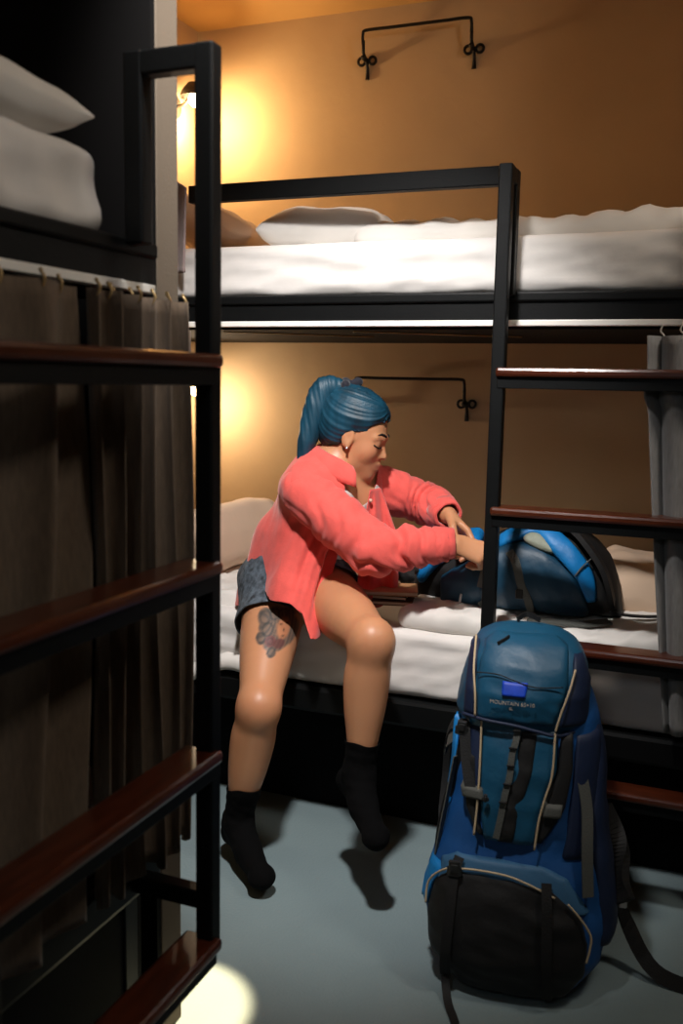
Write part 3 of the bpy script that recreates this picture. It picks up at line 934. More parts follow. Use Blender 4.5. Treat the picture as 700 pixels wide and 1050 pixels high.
# ponytail
pf = Field((-1.20, 2.36, 1.05), (-.93, 2.58, 1.37), 0.0036)
pb = hd(-.080, 0, .118)
pts = [pb + A3(.012, .0, -.006), A3(-1.040, 2.475, 1.306), A3(-1.062, 2.46, 1.240), A3(-1.078, 2.445, 1.170), A3(-1.094, 2.43, 1.100)]
pts = [np.array(p) for p in smooth_path(pts, 5)]
rs = np.interp(np.linspace(0, 1, len(pts)), [0, .15, .45, .8, 1], [.020, .030, .036, .024, .006])
for i in range(len(pts) - 1):
    pf.cone(pts[i], pts[i + 1], rs[i], rs[i + 1], .01, flat=(tcm, .8))
pV, pQ = pf.mesh(2)
tt = (pV - pts[0]) @ cr
pV = pV + normals(pV, pQ) * (np.sin((pV @ cr) * 420 + 2 * np.sin(pV[:, 2] * 20) + (pV[:, 2]) * 60) * .0008 + np.sin(pV @ cr * 190 + pV[:, 2] * 30) * .0010)[:, None]
part('ponytail', pV, pQ, M['hair'], hair)
# velvet bow / scrunchie
bf = Field(pb - .07, pb + .07, 0.003)
for k in range(14):
    a, b = 2 * PI * k / 14, 2 * PI * (k + 1) / 14
    rr = lambda a: .027 + .004 * math.sin(5 * a)
    dirp = (pts[2] - pts[0]); dirp /= np.linalg.norm(dirp)
    e1 = np.cross(dirp, tcm); e1 /= np.linalg.norm(e1); e2 = np.cross(dirp, e1)
    c0 = pb + A3(.004, 0, -.004)
    bf.cone(c0 + e1 * rr(a) * math.cos(a) + e2 * rr(a) * math.sin(a), c0 + e1 * rr(b) * math.cos(b) + e2 * rr(b) * math.sin(b), .012, .012, .004)
bf.cone(pb + A3(.010, 0, .006), pb + cr * .046 + A3(0, 0, .022), .009, .014, .006, flat=(tcm, .7))
bf.cone(pb + A3(.010, 0, .0), pb + cr * .030 + tcm * .02 + A3(0, 0, -.004), .008, .011, .006)
bV, bQ = bf.mesh(1)
part('hair_tie', bV, bQ, M['bow'], hair)

# ---- tank top
tf = Field((-1.40, 2.25, .60), (-.80, 2.75, 1.14), 0.006)
def torso(fl, g):
    fl.ell(pel, (.155 + g, .11 + g, .10 + g), np.stack([A3(.96, .27, 0), A3(-.27, .96, 0), A3(0, 0, 1)], 1), .05)
    fl.cone(pel, waist, .118 + g, .102 + g, .06, flat=(A3(.5, -.87, 0), .9))
    fl.cone(waist, chest, .102 + g, .115 + g, .06, flat=(A3(.8, -.5, 0), .9))
    fl.ell(chest, (.14 + g, .095 + g, .13 + g), np.stack([ax, fw, np.cross(ax, fw)], 1), .05)
    for s in (-1, 1):
        fl.ell(chest + fw * .075 + ax * .062 * s + A3(0, 0, -.015), (.054 + g, .052 + g, .054 + g), None, .04)
torso(tf, .008)
V, Q = tf.mesh(2)
V = V + normals(V, Q) * (.0035 * folds(V, sines(6, 60, 120, (.3, .3, 1), 88), True))[:, None]
frontness = (V - chest) @ fw
lim = 1.045 - .06 * np.clip(frontness / .08, 0, 1) * np.exp(-(((V - chest) @ ax) / .05) ** 2)
V, T = clip(V, tri(Q), lim - V[:, 2])
part('tank_top', V, T, M['tank'], th=.002)

# ---- shorts
sf = Field((-1.42, 2.15, .55), (-.85, 2.75, .92), 0.005)
sf.ell(pel, (.172, .125, .115), np.stack([A3(.96, .27, 0), A3(-.27, .96, 0), A3(0, 0, 1)], 1), .04)
sf.cone(pel, waist, .132, .112, .05)
gcut = None
for H_, K_ in ((Rhip, Rknee), (Lhip, Lknee)):
    d_ = (K_ - H_) / np.linalg.norm(K_ - H_)
    sf.cone(H_, H_ + d_ * .17, .103, .104, .03)
V, Q = sf.mesh(2)
V = V + normals(V, Q) * (.004 * folds(V, sines(7, 40, 90, (1, 1, 1), 55), True))[:, None]
g = 0.84 - V[:, 2]
dR = (Rknee - Rhip) / np.linalg.norm(Rknee - Rhip); dL = (Lknee - Lhip) / np.linalg.norm(Lknee - Lhip)
tR = (V - Rhip) @ dR; tL = (V - Lhip) @ dL
nearR = np.linalg.norm(V - Rhip - tR[:, None] * dR, axis=1); nearL = np.linalg.norm(V - Lhip - tL[:, None] * dL, axis=1)
tt = np.where(nearR < nearL, .142 - tR, .095 - tL)
V, T = clip(V, tri(Q), np.minimum(g, tt))
so = part('shorts', V, T, M['denim'], th=.004)

# ---- socks
for nm, K_, A_, h_, T_, cuff in (('R', Rknee, Rank, Rheel, Rtoe, .235), ('L', Lknee, Lank, Lheel, Ltoe, .415)):
    lo = np.minimum(np.minimum(h_, T_), A_) - .07; hi = np.maximum(np.maximum(h_, T_), A3(*A_[:2], cuff)) + .08
    f_ = Field(lo, hi, .004)
    c_ = K_ + (A_ - K_) * .45
    f_.chain([c_, K_ + (A_ - K_) * .7, A_], [.0565, .0455, .039], .02)
    f_.chain([A_, h_], [.036, .034], .02)
    mid = (h_ * .4 + T_ * .6) + A3(0, 0, .012)
    f_.chain([A_, mid, T_], [.040, .037, .024], .02)
    f_.chain([h_, T_ + (T_ - h_) * .17], [.032, .026], .02)
    sx = np.cross(A3(0, 0, 1), T_ - h_) / np.linalg.norm(T_ - h_)
    f_.cone(T_ + (T_ - h_) * .13 - sx * .018, T_ + (T_ - h_) * .10 + sx * .020, .018, .018, .02)
    V, Q = f_.mesh(2)
    V = V + normals(V, Q) * (.0018 * folds(V, sines(5, 60, 120, (.3, .3, 1), 15), True))[:, None]
    V, T = clip(V, tri(Q), cuff - V[:, 2] + .006 * np.sin(V[:, 0] * 60))
    part('sock', V, T, M['sock'], th=.002)

# ---- coral shirt
sh = Field((-1.45, 2.12, .50), (-.75, 2.80, 1.16), 0.005)
sh.cone(pel + A3(-.012, 0, -.02), waist + A3(-.006, 0, 0), .142, .106, .06)
sh.cone(waist + A3(-.006, 0, 0), chest, .106, .126, .06)
sh.ell(chest, (.16, .118, .14), np.stack([ax, fw, np.cross(ax, fw)], 1), .05)
sh.cone(Rsh + A3(0, 0, 0), Lsh, .066, .066, .05)
sh.cone(chest + A3(0, 0, .06), neck, .09, .066, .04)
sh.cone(A3(-1.19, 2.49, .87), A3(-1.262, 2.455, .66), .065, .045, .05)
sh.cone(waist + A3(.03, -.06, 0), A3(-1.07, 2.36, .70), .085, .080, .05)           # cloth falling over the lap
sh.cone(A3(-1.07, 2.36, .72), A3(-1.025, 2.27, .60), .075, .060, .04)
V, Q = sh.mesh(3)
Nn = normals(V, Q)
u = V @ cr
# diagonal tension folds running from the armpit down to the hip
dirn = A3(.93 * .52, .37 * .52, .86)
per = np.cross(dirn, tcm); per /= np.linalg.norm(per)
s1 = V @ per
w = np.clip((1.02 - V[:, 2]) / .12, 0, 1)
wh = np.clip((V[:, 2] - .66) / .10, .15, 1)
ph1 = s1 * 88 + 2.2 * np.sin(V[:, 2] * 9 + u * 5) + 1.5 * np.sin(u * 15)
dsp = .0150 * w * wh * (np.sin(ph1) * .8 + .35 * np.sin(2 * ph1 + 1)) * (.5 + .5 * np.sin(s1 * 13 + V[:, 2] * 7 + 1)) + wh * .0050 * folds(V, sines(7, 25, 60, (1, 1, .6), 44), True)
V = V + Nn * dsp[:, None]
u = V @ cr; vd = V @ -tcm
ctr = (chest + pel) / 2 @ -tcm
uA = np.interp(V[:, 2], [.60, .768, .88, .962, 1.04, 1.10], [-.055, -.029, .002, .014, .008, .0])
uB = np.interp(V[:, 2], [.60, .66, .76, .873, .986, 1.08], [.20, .16, .10, .075, .088, .105])
facing = (Nn @ tcm) > -.35
opening = np.where(facing & (vd < ctr + .03), np.maximum(uA - u, u - uB), .05)
hz = np.interp(u, [-.34, -.275, -.24, -.205, -.19, -.134, -.10, -.076, -.04, .02, .1], [.655, .675, .752, .742, .730, .728, .712, .648, .63, .68, .72])
neckc = A3(-1.003, 2.480, 1.118)
g = np.minimum.reduce([opening, V[:, 2] - hz + .004 * np.sin(u * 50), np.linalg.norm((V - neckc) * A3(1, 1, .9), axis=1) - .062])
V, T = clip(V, tri(Q), g)
shirt = part('shirt', V, T, M['coral'], th=.003)

# far front panel hanging open from the left shoulder
Vp, Fp = [], []
ns, nt_ = 36, 50
for j in range(nt_ + 1):
    t = j / nt_
    for i in range(ns + 1):
        s = i / ns
        z = 1.03 - .325 * t + .012 * math.sin(s * 9) * t
        uu = (.080 - .030 * math.sin(t * PI * .55)) * (1 - s) + (.110 + .055 * min(1, t * 2.2)) * s
        vv = 2.625 + .05 * s + .016 * math.sin(s * 11 + 1.5 * t) * min(1, t * 2) - .035 * t
        Vp.append(cr * uu - tcm * vv + A3(0, 0, z))
for j in range(nt_):
    for i in range(ns):
        a = j * (ns + 1) + i
        Fp.append((a, a + ns + 1, a + ns + 2, a + 1))
fl = part('shirt_front', np.array(Vp), Fp, M['coral'], shirt, th=.003)
for k in range(4):
    p = cr * (.086 - .028 * math.sin((.12 + k * .2) * PI * .55)) - tcm * (2.618 - .03 * k * .2) + A3(0, 0, 1.0 - .065 * k)
    bm = bmesh.new(); bmesh.ops.create_uvsphere(bm, u_segments=10, v_segments=6, radius=.0055)
    for v in bm.verts: v.co = v.co + Vector(p - PO)
    from_bm('button', bm, M['button'], shirt, smooth=True)

def sleeve(S_, E_, W_, rs, seed, away):
    lo = np.minimum(np.minimum(S_, E_), W_) - .12; hi = np.maximum(np.maximum(S_, E_), W_) + .12
    f_ = Field(lo, hi, .0045)
    d = (W_ - E_) / np.linalg.norm(W_ - E_)
    f_.chain([S_, S_ * .5 + E_ * .5 + A3(0, 0, -.006), E_ + A3(0, 0, -.010), E_ * .5 + W_ * .5 + A3(0, 0, -.006), W_ + d * .03], rs, .03)
    V, Q = f_.mesh(2)
    Nn = normals(V, Q)
    d1 = (E_ - S_); L1 = np.linalg.norm(d1); d1 = d1 / L1
    a1 = (V - S_) @ d1; a2 = L1 + (V - E_) @ d
    tE = np.clip(((V - E_) @ (d + d1)) / .06 + .5, 0, 1)
    a = a1 * (1 - tE) + a2 * tE
    side = V @ A3(0, 0, 1)
    w = .22 + .78 * np.exp(-((a - L1 - .06) / .07) ** 2)
    ph = a * 105 + side * 60 + 2.2 * np.sin(a * 23 + seed) + 1.8 * np.sin(side * 45)
    dsp = w * .0110 * (np.sin(ph) * .8 + .3 * np.sin(2 * ph + 1)) + .003 * folds(V, sines(6, 40, 100, (1, 1, 1), seed), True)
    V = V + Nn * dsp[:, None]
    V, T = clip(V, tri(Q), np.where(tE > .5, .0 - (V - W_ + d * .012) @ d, .05))
    o = part('sleeve', V, T, M['coral'], shirt, th=.003)
    n = 30
    e1 = np.cross(d, A3(0, 0, 1)); e1 /= np.linalg.norm(e1); e2 = np.cross(e1, d)
    Vc, Fc = [], []
    for j, (q, r) in enumerate(((-.052, rs[-1] + .001), (-.050, rs[-1] + .005), (-.030, rs[-1] + .004), (-.010, rs[-1] + .001), (.003, rs[-1] - .001), (.004, rs[-1] - .005), (-.004, rs[-1] - .007))):
        for k in range(n):
            an = 2 * PI * k / n
            rr = r * (1 + .05 * math.sin(3 * an + seed) + .03 * math.sin(7 * an))
            Vc.append(W_ + d * q + (e1 * math.cos(an) + e2 * math.sin(an)) * rr)
    for j in range(6):
        for k in range(n):
            Fc.append((j * n + k, j * n + (k + 1) % n, (j + 1) * n + (k + 1) % n, (j + 1) * n + k))
    part('cuff', np.array(Vc), Fc, M['coral'], o, th=.002)
sleeve(Rsh + A3(-.004, -.004, -.004), Rel, Rwr, [.068, .073, .070, .056, .040], 3, 1)
sleeve(Lsh, Lel, Lwr, [.066, .066, .062, .052, .040], 8, 1)

# collar: stand and folded leaf
Vc, Fc = [], []
n = 48
nc = A3(-1.010, 2.484, 1.108)
bk = -(fw * .55 + cr * .6); bk[2] = 0; bk /= np.linalg.norm(bk)
sd = np.cross(A3(0, 0, 1), bk)
prof = [(.060, .000), (.060, .018), (.063, .034), (.070, .033), (.084, .018), (.098, -.004), (.104, -.018)]
for i in range(n + 1):
    ph = math.radians(-138 + 276 * i / n)
    for r, z in prof:
        rr = r * (1.0 + .04 * math.sin(5 * ph))
        dz = -.030 * (abs(ph) / 2.4) ** 2 * 1.6
        lean = fw * .02 * (z + .02) / .05
        tip = 1 + .35 * max(0, abs(ph) - 1.9) * (r > .075)
        Vc.append(nc + (bk * math.cos(ph) + sd * math.sin(ph)) * rr * tip + A3(0, 0, z + dz) + lean)
m_ = len(prof)
for i in range(n):
    for j in range(m_ - 1):
        Fc.append((i * m_ + j, (i + 1) * m_ + j, (i + 1) * m_ + j + 1, i * m_ + j + 1))
part('collar', np.array(Vc), Fc, M['coral'], shirt, th=.0035)

# ================================================================== STANDING TREKKING BACKPACK
def loft(name, zs, wf, df, cf, m, parent, p=2.6, n=56, disp=None, xf=lambda z: 0.0, solidify=None):
    V, F = [], []
    for z in zs:
        w, d, c = wf(z) / 2, df(z) / 2, cf(z)
        for k in range(n):
            a = 2 * PI * k / n
            ca, sa = math.cos(a), math.sin(a)
            x = w * abs(ca) ** (2 / p) * (1 if ca > 0 else -1)
            y = d * abs(sa) ** (2 / p) * (1 if sa > 0 else -1)
            V.append((x + xf(z), c + y, z))
    nz = len(zs)
    for i in range(nz - 1):
        for k in range(n):
            F.append((i * n + k, i * n + (k + 1) % n, (i + 1) * n + (k + 1) % n, (i + 1) * n + k))
    F.append(tuple(range(n))[::-1]); F.append(tuple((nz - 1) * n + k for k in range(n)))
    V = np.array(V)
    if disp is not None:
        r = np.stack([V[:, 0] - np.array([xf(z) for z in V[:, 2]]), V[:, 1] - np.array([cf(z) for z in V[:, 2]]), 0 * V[:, 2]], 1)
        r /= np.maximum(np.linalg.norm(r, axis=1), 1e-6)[:, None]
        V = V + r * disp(V)[:, None]
    return mesh(name, V, F, m, parent)

bp = thing('backpack', 'large blue and black trekking backpack standing on the floor in front of the bunk', 'backpack', (-0.362, 2.035, 0.0), rz=0.15)
U = 0.00205
lin = lambda xs, ys: (lambda z: float(np.interp(z, xs, ys)))
W1 = lin([0, .02, .08, .16, .24, .32, .42, .52, .60, .66, .70], [.24, .30, .385, .415, .40, .365, .335, .33, .31, .27, .22])
D1 = lin([0, .02, .10, .20, .32, .50, .62, .70], [.20, .25, .31, .30, .255, .24, .22, .15])
C1 = lambda z: 0.14 * z
X1 = lin([0, .25, .60, .80], [0.0, -.002, .008, -.002])
sW = sines(7, 18, 50, (1, 1, 1.4), 61)
dispB = lambda V: .006 * folds(V, sW, True) + .003 * folds(V, sines(6, 50, 90, (1, 1, 2), 62))
loft('main_body', np.linspace(0, .70, 60), W1, D1, C1, M['bp_blue'], bp, 3.0, 72, dispB, X1)
# lid
W2 = lin([.565, .60, .66, .70, .73, .755, .775, .786], [.275, .300, .292, .275, .258, .225, .16, .05])
D2 = lin([.565, .60, .66, .72, .76, .78, .786], [.235, .265, .275, .24, .17, .09, .02])
C2 = lambda z: 0.14 * z - .006
X2 = lin([.56, .64, .70, .74, .786], [-.008, -.008, -.004, -.004, -.012])
lid = loft('lid', np.linspace(.572, .786, 34), W2, D2, C2, M['bp_teal'], bp, 2.8, 64, lambda V: .007 * folds(V, sines(7, 22, 55, (1.2, 1, 1), 71), True), X2)
def srf(x, z, off=0.0, top=False):
    w, d, c, xo, p = (W2(z) / 2, D2(z) / 2, C2(z), X2(z), 2.8) if top else (W1(z) / 2, D1(z) / 2, C1(z), X1(z), 3.0)
    q = min(abs((x - xo) / w), .985)
    nrm = (x - xo) / w
    k = (1 - q ** p) ** (1 / p)
    return Vector((x + off * .5 * nrm * (abs(nrm) ** 2), c - d * k - off, z))
def ux(px_): return (px_ - 535) * U
def uz(py_): return (1035 - py_) * U
def patch(name, left, right, y0, y1, m, parent, off=.010, puff=.008, n=26, k=26, top=False, seed=None, amp=.003):
    """puffed panel between two edge curves given as [(row, col), ...] in drawing units"""
    V = []
    for j in range(k + 1):
        t = j / k
        yy = y0 + (y1 - y0) * t
        a = np.interp(yy, [q[0] for q in left], [q[1] for q in left]); b = np.interp(yy, [q[0] for q in right], [q[1] for q in right])
        for i in range(n + 1):
            s = i / n
            e = min(s, 1 - s, t, 1 - t)
            h = -.006 + (off + .006) * min(1, e / .05) ** .5 + puff * math.sin(PI * s) ** .6 * math.sin(PI * t) ** .6
            V.append(srf(ux(a + (b - a) * s), uz(yy), h, top))
    V = np.array([tuple(v) for v in V])
    if seed is not None:
        S_ = sines(7, 30, 90, (.7, 1, 1.6), seed)
        V[:, 1] -= amp * folds(V, S_, True)
    F = []
    for j in range(k):
        for i in range(n):
            a = j * (n + 1) + i
            F.append((a, a + n + 1, a + n + 2, a + 1))
    o = mesh(name, V, F, m, parent); solid(o, .006, -1)
    return o
def pipe(name, pts, m, parent, r=.0024, off=.014, top=False):
    P_ = smooth_path([srf(ux(a), uz(b), off, top) for a, b in pts], 6)
    return tube(name, P_, r, m, parent, 8)
def strap(name, pts, w, m, parent, off=.016, th=.003, top=False, side=(1, 0, 0)):
    P_ = []
    for q in pts:
        P_.append(srf(ux(q[0]), uz(q[1]), q[2] if len(q) > 2 else off, top))
    return ribbon(name, P_, side, w, th, m, parent)
def buckle(parent, a, b, w=.022, h=.03, off=.022, top=False, tilt=0.0):
    c = srf(ux(a), uz(b), off, top)
    bm = bmesh.new()
    bbox(bm, (-w / 2, -.006, -h / 2), (w / 2, .004, h / 2), .003)
    bbox(bm, (-w / 2 - .003, -.004, -h / 2 + .002), (-w / 2 + .002, .003, h * .1), .0015)
    bbox(bm, (w / 2 - .002, -.004, -h / 2 + .002), (w / 2 + .003, .003, h * .1), .0015)
    bbox(bm, (-w * .3, -.009, -h * .15), (w * .3, -.004, h * .3), .0015)
    for v in bm.verts:
        x, z = v.co.x, v.co.z
        v.co.x = x * math.cos(tilt) - z * math.sin(tilt) + c.x; v.co.z = x * math.sin(tilt) + z * math.cos(tilt) + c.z; v.co.y += c.y
    return from_bm('buckle', bm, M['bp_buckle'], parent)
# lid front, navy sides and piping
patch('lid_panel', [(655, 500), (665, 486), (700, 481), (742, 483)], [(655, 560), (665, 578), (700, 580), (745, 567)], 655, 744, M['bp_teal'], lid, .006, .012, top=True, seed=81, amp=.0045)
patch('lid_side', [(672, 583), (700, 581), (745, 569)], [(672, 592), (700, 603), (745, 603)], 672, 745, M['bp_navy'], lid, .004, .004, top=True, n=10)
patch('lid_side', [(668, 471), (742, 468)], [(668, 481), (742, 482)], 668, 742, M['bp_navy'], lid, .004, .003, top=True, n=8)
pipe('piping', [(480, 664), (480, 690), (483, 715), (484, 738)], M['bp_pipe'], lid, off=.013, top=True)
pipe('piping', [(583, 684), (578, 705), (571, 728), (567, 746)], M['bp_pipe'], lid, off=.015, top=True)
pipe('hem_seam', [(470, 741), (495, 741), (525, 743), (550, 748), (572, 752), (600, 750)], M['bp_navy'], lid, .0042, .010, top=True)
pipe('fold_seam', [(484, 693), (505, 691), (522, 695), (545, 700), (572, 699)], M['bp_black'], lid, .0014, .0215, top=True)
strap('zip_pull', [(503, 664), (509, 661), (514, 658)], .006, M['bp_black'], lid, .020, top=True, side=(0, 0, 1))
patch('patch_logo', [(695, 509), (714, 509)], [(695, 539), (714, 536)], 695.5, 713, M['bp_logo'], lid, .0205, .002, n=14, k=8, top=True)
# the pale, barely legible print below the logo
def letters(txt, cx, cy, size, parent):
    cu = bpy.data.curves.new('t', 'FONT'); cu.body = txt; cu.size = size; cu.align_x = 'CENTER'; cu.extrude = .0004
    to = bpy.data.objects.new('t', cu); COL.objects.link(to)
    bpy.context.view_layer.update()
    me = bpy.data.meshes.new_from_object(to.evaluated_get(bpy.context.evaluated_depsgraph_get()))
    bpy.data.objects.remove(to)
    for v in me.vertices:
        x, y, z = v.co
        s = srf(ux(cx) + x, uz(cy) + y, .0215, True)
        v.co = (s.x, s.y - z - .001, s.z)
    return link('print', me, M['bp_text'], parent)
letters('MOUNTAIN 65+10', 522, 719.5, .0115, lid)
letters('SL', 521, 724.5, .0085, lid)
# front pocket: petrol shield with piping, black wings
fp = patch('front_pocket', [(742, 487), (800, 487), (868, 497)], [(742, 572), (790, 573), (820, 562), (868, 552)], 744, 872, M['bp_teal'], bp, .014, .012, seed=83, amp=.005)
patch('pocket_side', [(744, 478), (800, 479), (835, 479), (860, 488)], [(744, 493), (800, 493), (860, 494)], 744, 862, M['bp_navy'], fp, .013, .004, n=8)
patch('pocket_wing', [(775, 477), (815, 476), (835, 478), (866, 495)], [(775, 486), (815, 490), (850, 492), (866, 499)], 778, 866, M['bp_black'], fp, .017, .003, n=8)
patch('pocket_wing', [(746, 573), (790, 571), (820, 560), (868, 552)], [(746, 586), (790, 588), (830, 582), (868, 556)], 748, 868, M['bp_black'], fp, .015, .003, n=8)
patch('pocket_centre', [(744, 532), (790, 526), (835, 514), (870, 512)], [(744, 551), (790, 548), (835, 536), (870, 530)], 745, 871, M['bp_black'], fp, .020, .008, n=10, seed=85)
pipe('piping', [(491.5, 742), (492, 790), (491.5, 830), (489.5, 862)], M['bp_pipe'], fp, off=.026)
pipe('piping', [(567, 748), (566, 790), (560, 815), (555, 838), (552, 868)], M['bp_pipe'], fp, off=.027)
# daisy chain down the middle
dc = strap('daisy_chain', [(528, 738, .024), (528, 755, .030), (524, 775, .032), (523, 795, .031), (519, 815, .031), (516, 838, .028), (512, 862, .024)], .014, M['bp_grey'], fp)
for a, b in ((528, 748), (525, 766), (523.5, 784), (521, 803), (517.5, 822)):
    c = srf(ux(a), uz(b), .037)
    box('loop_stitch', (c.x - .0085, c.y - .0015, c.z - .0018), (c.x + .0085, c.y + .004, c.z + .0018), M['bp_web'], dc, .0008)
patch('side_panel', [(752, 589), (830, 585), (880, 580)], [(752, 617), (830, 619), (880, 622)], 752, 884, M['bp_navy'], bp, .004, .003, n=12)
patch('side_panel', [(752, 457), (800, 456), (850, 452)], [(752, 463), (800, 463), (850, 458)], 752, 850, M['bp_bright'], bp, .004, .002, n=6)
# left compression strap and buckle, grey tabs
s1 = strap('compression_strap', [(474, 748, .020), (476, 775, .020), (480, 800, .022), (485, 820, .026)], .024, M['bp_web'], bp)
buckle(s1, 472.5, 757, .022, .034, .026, tilt=-.1)
t1 = patch('strap_tab', [(812, 471), (828, 474)], [(812, 497), (828, 500)], 812, 827, M['bp_grey'], bp, .030, .002, n=8, k=6)
buckle(t1, 500, 820, .008, .018, .036)
patch('strap_tab', [(820, 560), (835, 556)], [(820, 580), (838, 579)], 820, 837, M['bp_grey'], bp, .028, .002, n=8, k=6)
# bottom compartment
patch('bottom_band', [(888, 470), (900, 452), (930, 444)], [(888, 560), (900, 590), (935, 614)], 888, 935, M['bp_dusty'], bp, .008, .006)
bc = patch('bottom_compartment', [(897, 478), (905, 458), (925, 445), (960, 438), (1000, 441), (1033, 478)], [(897, 540), (910, 580), (930, 602), (965, 613), (1000, 612), (1033, 590)], 897, 1033, M['bp_black'], bp, .012, .012, n=34, k=34, seed=91, amp=.007)
pipe('piping', [(443, 948), (445, 925), (460, 906), (480, 899), (505, 897), (530, 899), (555, 906), (575, 914)], M['bp_pipe'], bc, .0024, .020)
pipe('piping', [(588, 919), (600, 932), (611, 950), (611, 964), (608, 978)], M['bp_pipe'], bc, .0024, .020)
patch('side_wing', [(905, 440), (930, 434), (960, 431)], [(905, 462), (930, 446), (960, 440)], 905, 958, M['bp_bright'], bp, .006, .003, n=8, k=12)
s2 = strap('bottom_strap', [(476, 888, .022), (472, 905, .030), (470, 940, .030), (468, 985, .030), (470, 1015, .034)], .022, M['bp_web'], bp)
buckle(s2, 473, 897, .026, .036, .036)
strap('bottom_strap', [(566, 900, .022), (568, 930, .030), (570, 980, .030), (572, 1020, .030)], .022, M['bp_web'], bp)
# loose tail of the bottom strap on the floor
p0 = srf(ux(470), uz(1015), .036)
ribbon('strap_tail', [p0, Vector((p0.x + .004, p0.y - .012, .022)), Vector((p0.x + .014, p0.y - .045, .006)), Vector((p0.x + .035, p0.y - .10, .003)), Vector((p0.x + .05, p0.y - .16, .003))], (1, .3, 0), .018, .0025, M['bp_web'], bp)
# side: shoulder strap loop and hip belt on the left, navy side pocket on the right
def side_pt(px_, py_, y): return Vector((ux(px_), C1(uz(py_)) + y, uz(py_)))
ss = ribbon('shoulder_strap', [side_pt(470, 772, -.02), side_pt(456, 778, .03), side_pt(447, 800, .06), side_pt(445, 840, .08), side_pt(444, 880, .07), side_pt(449, 915, .04)], (0, 1, .2), .045, .016, M['bp_black'], bp)
ribbon('strap_webbing', [side_pt(474, 776, -.06), side_pt(462, 777, -.045), side_pt(450, 790, -.01), side_pt(447, 806, .01)], (.2, .2, 1), .024, .003, M['bp_grey'], ss)
ribbon('compression_strap', [side_pt(472, 760, -.09), side_pt(466, 800, -.085), side_pt(455, 845, -.07), side_pt(449, 885, -.06), side_pt(448, 915, -.05)], (1, .6, 0), .022, .004, M['bp_web'], bp)
ribbon('compression_strap', [side_pt(463, 790, -.10), side_pt(457, 830, -.09), side_pt(451, 868, -.08), side_pt(446, 905, -.07)], (.6, 1, 0), .014, .003, M['bp_grey'], bp)
spk = loft('side_pocket', np.linspace(.09, .60, 30), lin([.09, .13, .3, .5, .58, .60], [.03, .07, .07, .06, .035, .01]), lin([.09, .13, .4, .58, .60], [.08, .19, .18, .12, .06]), C1, M['bp_navy'], bp, 2.4, 36,
     lambda V: .005 * folds(V, sines(6, 20, 60, (1, 1, 1.4), 95), True), lambda z: W1(z) / 2 - .016 + X1(z))
ribbon('compression_strap', [side_pt(598, 800, -.105), side_pt(604, 830, -.11), side_pt(606, 870, -.125), side_pt(609, 915, -.13)], (1, .5, 0), .026, .003, M['bp_grey'], spk)
hb = ribbon('hip_belt', [side_pt(618, 860, .05), side_pt(632, 885, .04), side_pt(638, 905, .02), side_pt(640, 930, -.02), side_pt(644, 940, -.04)], (.2, .5, 1), .07, .022, M['bp_black'], bp)
ribbon('belt_webbing', [side_pt(640, 925, -.02), Vector((.245, .06, .12)), Vector((.31, .02, .03)), Vector((.42, -.01, .012)), Vector((.54, -.05, .012))], (.25, .5, 1), .034, .004, M['bp_web'], hb)
box('belt_buckle', (.222, -.012, .185), (.240, .004, .205), M['silver'], hb, .003)
strap('haul_loop', [(520, 648, .0), (530, 643, -.02), (545, 647, .0)], .012, M['bp_black'], bp, top=True, side=(0, 0, 1))

# ================================================================== BACKPACK LYING ON THE LOWER BUNK
lb = thing('backpack', 'dark blue backpack with a bright blue arc lying on the lower bunk duvet', 'backpack', (-0.525, 2.665, 0.697), rz=0.0)
G = 0.00262
lx = lambda a: (a - 530) * G
lz = lambda b: (641 - b) * G
HT = lin([lx(v) for v in (421, 426, 440, 470, 500, 520, 545, 575, 600, 618, 630, 638, 642, 645)], [.06, .115, .165, .185, .200, .225, .245, .252, .238, .205, .165, .120, .08, .03])
DY = lin([lx(v) for v in (421, 432, 460, 520, 600, 630, 645)], [.10, .17, .23, .27, .25, .19, .07])
def lring(n=56, nx=70):
    V, F = [], []
    x0, x1 = lx(421), lx(645)
    for i in range(nx + 1):
        x = x0 + (x1 - x0) * i / nx
        h, d = HT(x), DY(x) / 2
        for k in range(n):
            a = 2 * PI * k / n
            ca, sa = math.cos(a), math.sin(a)
            y = d * abs(ca) ** .75 * (1 if ca > 0 else -1)
            z = h / 2 + h / 2 * abs(sa) ** .8 * (1 if sa > 0 else -1)
            V.append((x, y, z))
    for i in range(nx):
        for k in range(n):
            F.append((i * n + k, (i + 1) * n + k, (i + 1) * n + (k + 1) % n, i * n + (k + 1) % n))
    F.append(tuple(range(n))); F.append(tuple(nx * n + k for k in range(n))[::-1])
    V = np.array(V)
    c = np.stack([V[:, 0], 0 * V[:, 0], np.array([HT(x) / 2 for x in V[:, 0]])], 1)
    r = V - c; r /= np.maximum(np.linalg.norm(r, axis=1), 1e-6)[:, None]
    V = V + r * (.007 * folds(V, sines(8, 22, 70, (1, 1, 1), 97), True))[:, None]
    V[:, 2] = np.maximum(V[:, 2], 0.002)
    return V, F
V, F = lring()
mesh('main_body', V, F, M['bp_black'], lb)
def lsrf(x, z, off=0.0):
    h, d = HT(x), DY(x) / 2
    s = max(-.985, min(.985, (z - h / 2) / (h / 2)))
    sa = abs(s) ** (1 / .8)
    ca = math.sqrt(max(0, 1 - sa * sa))
    up_ = (1 if s > 0 else -1) * sa
    return Vector((x, -d * ca ** .75 - off * max(.3, ca), z + off * up_ * .8))
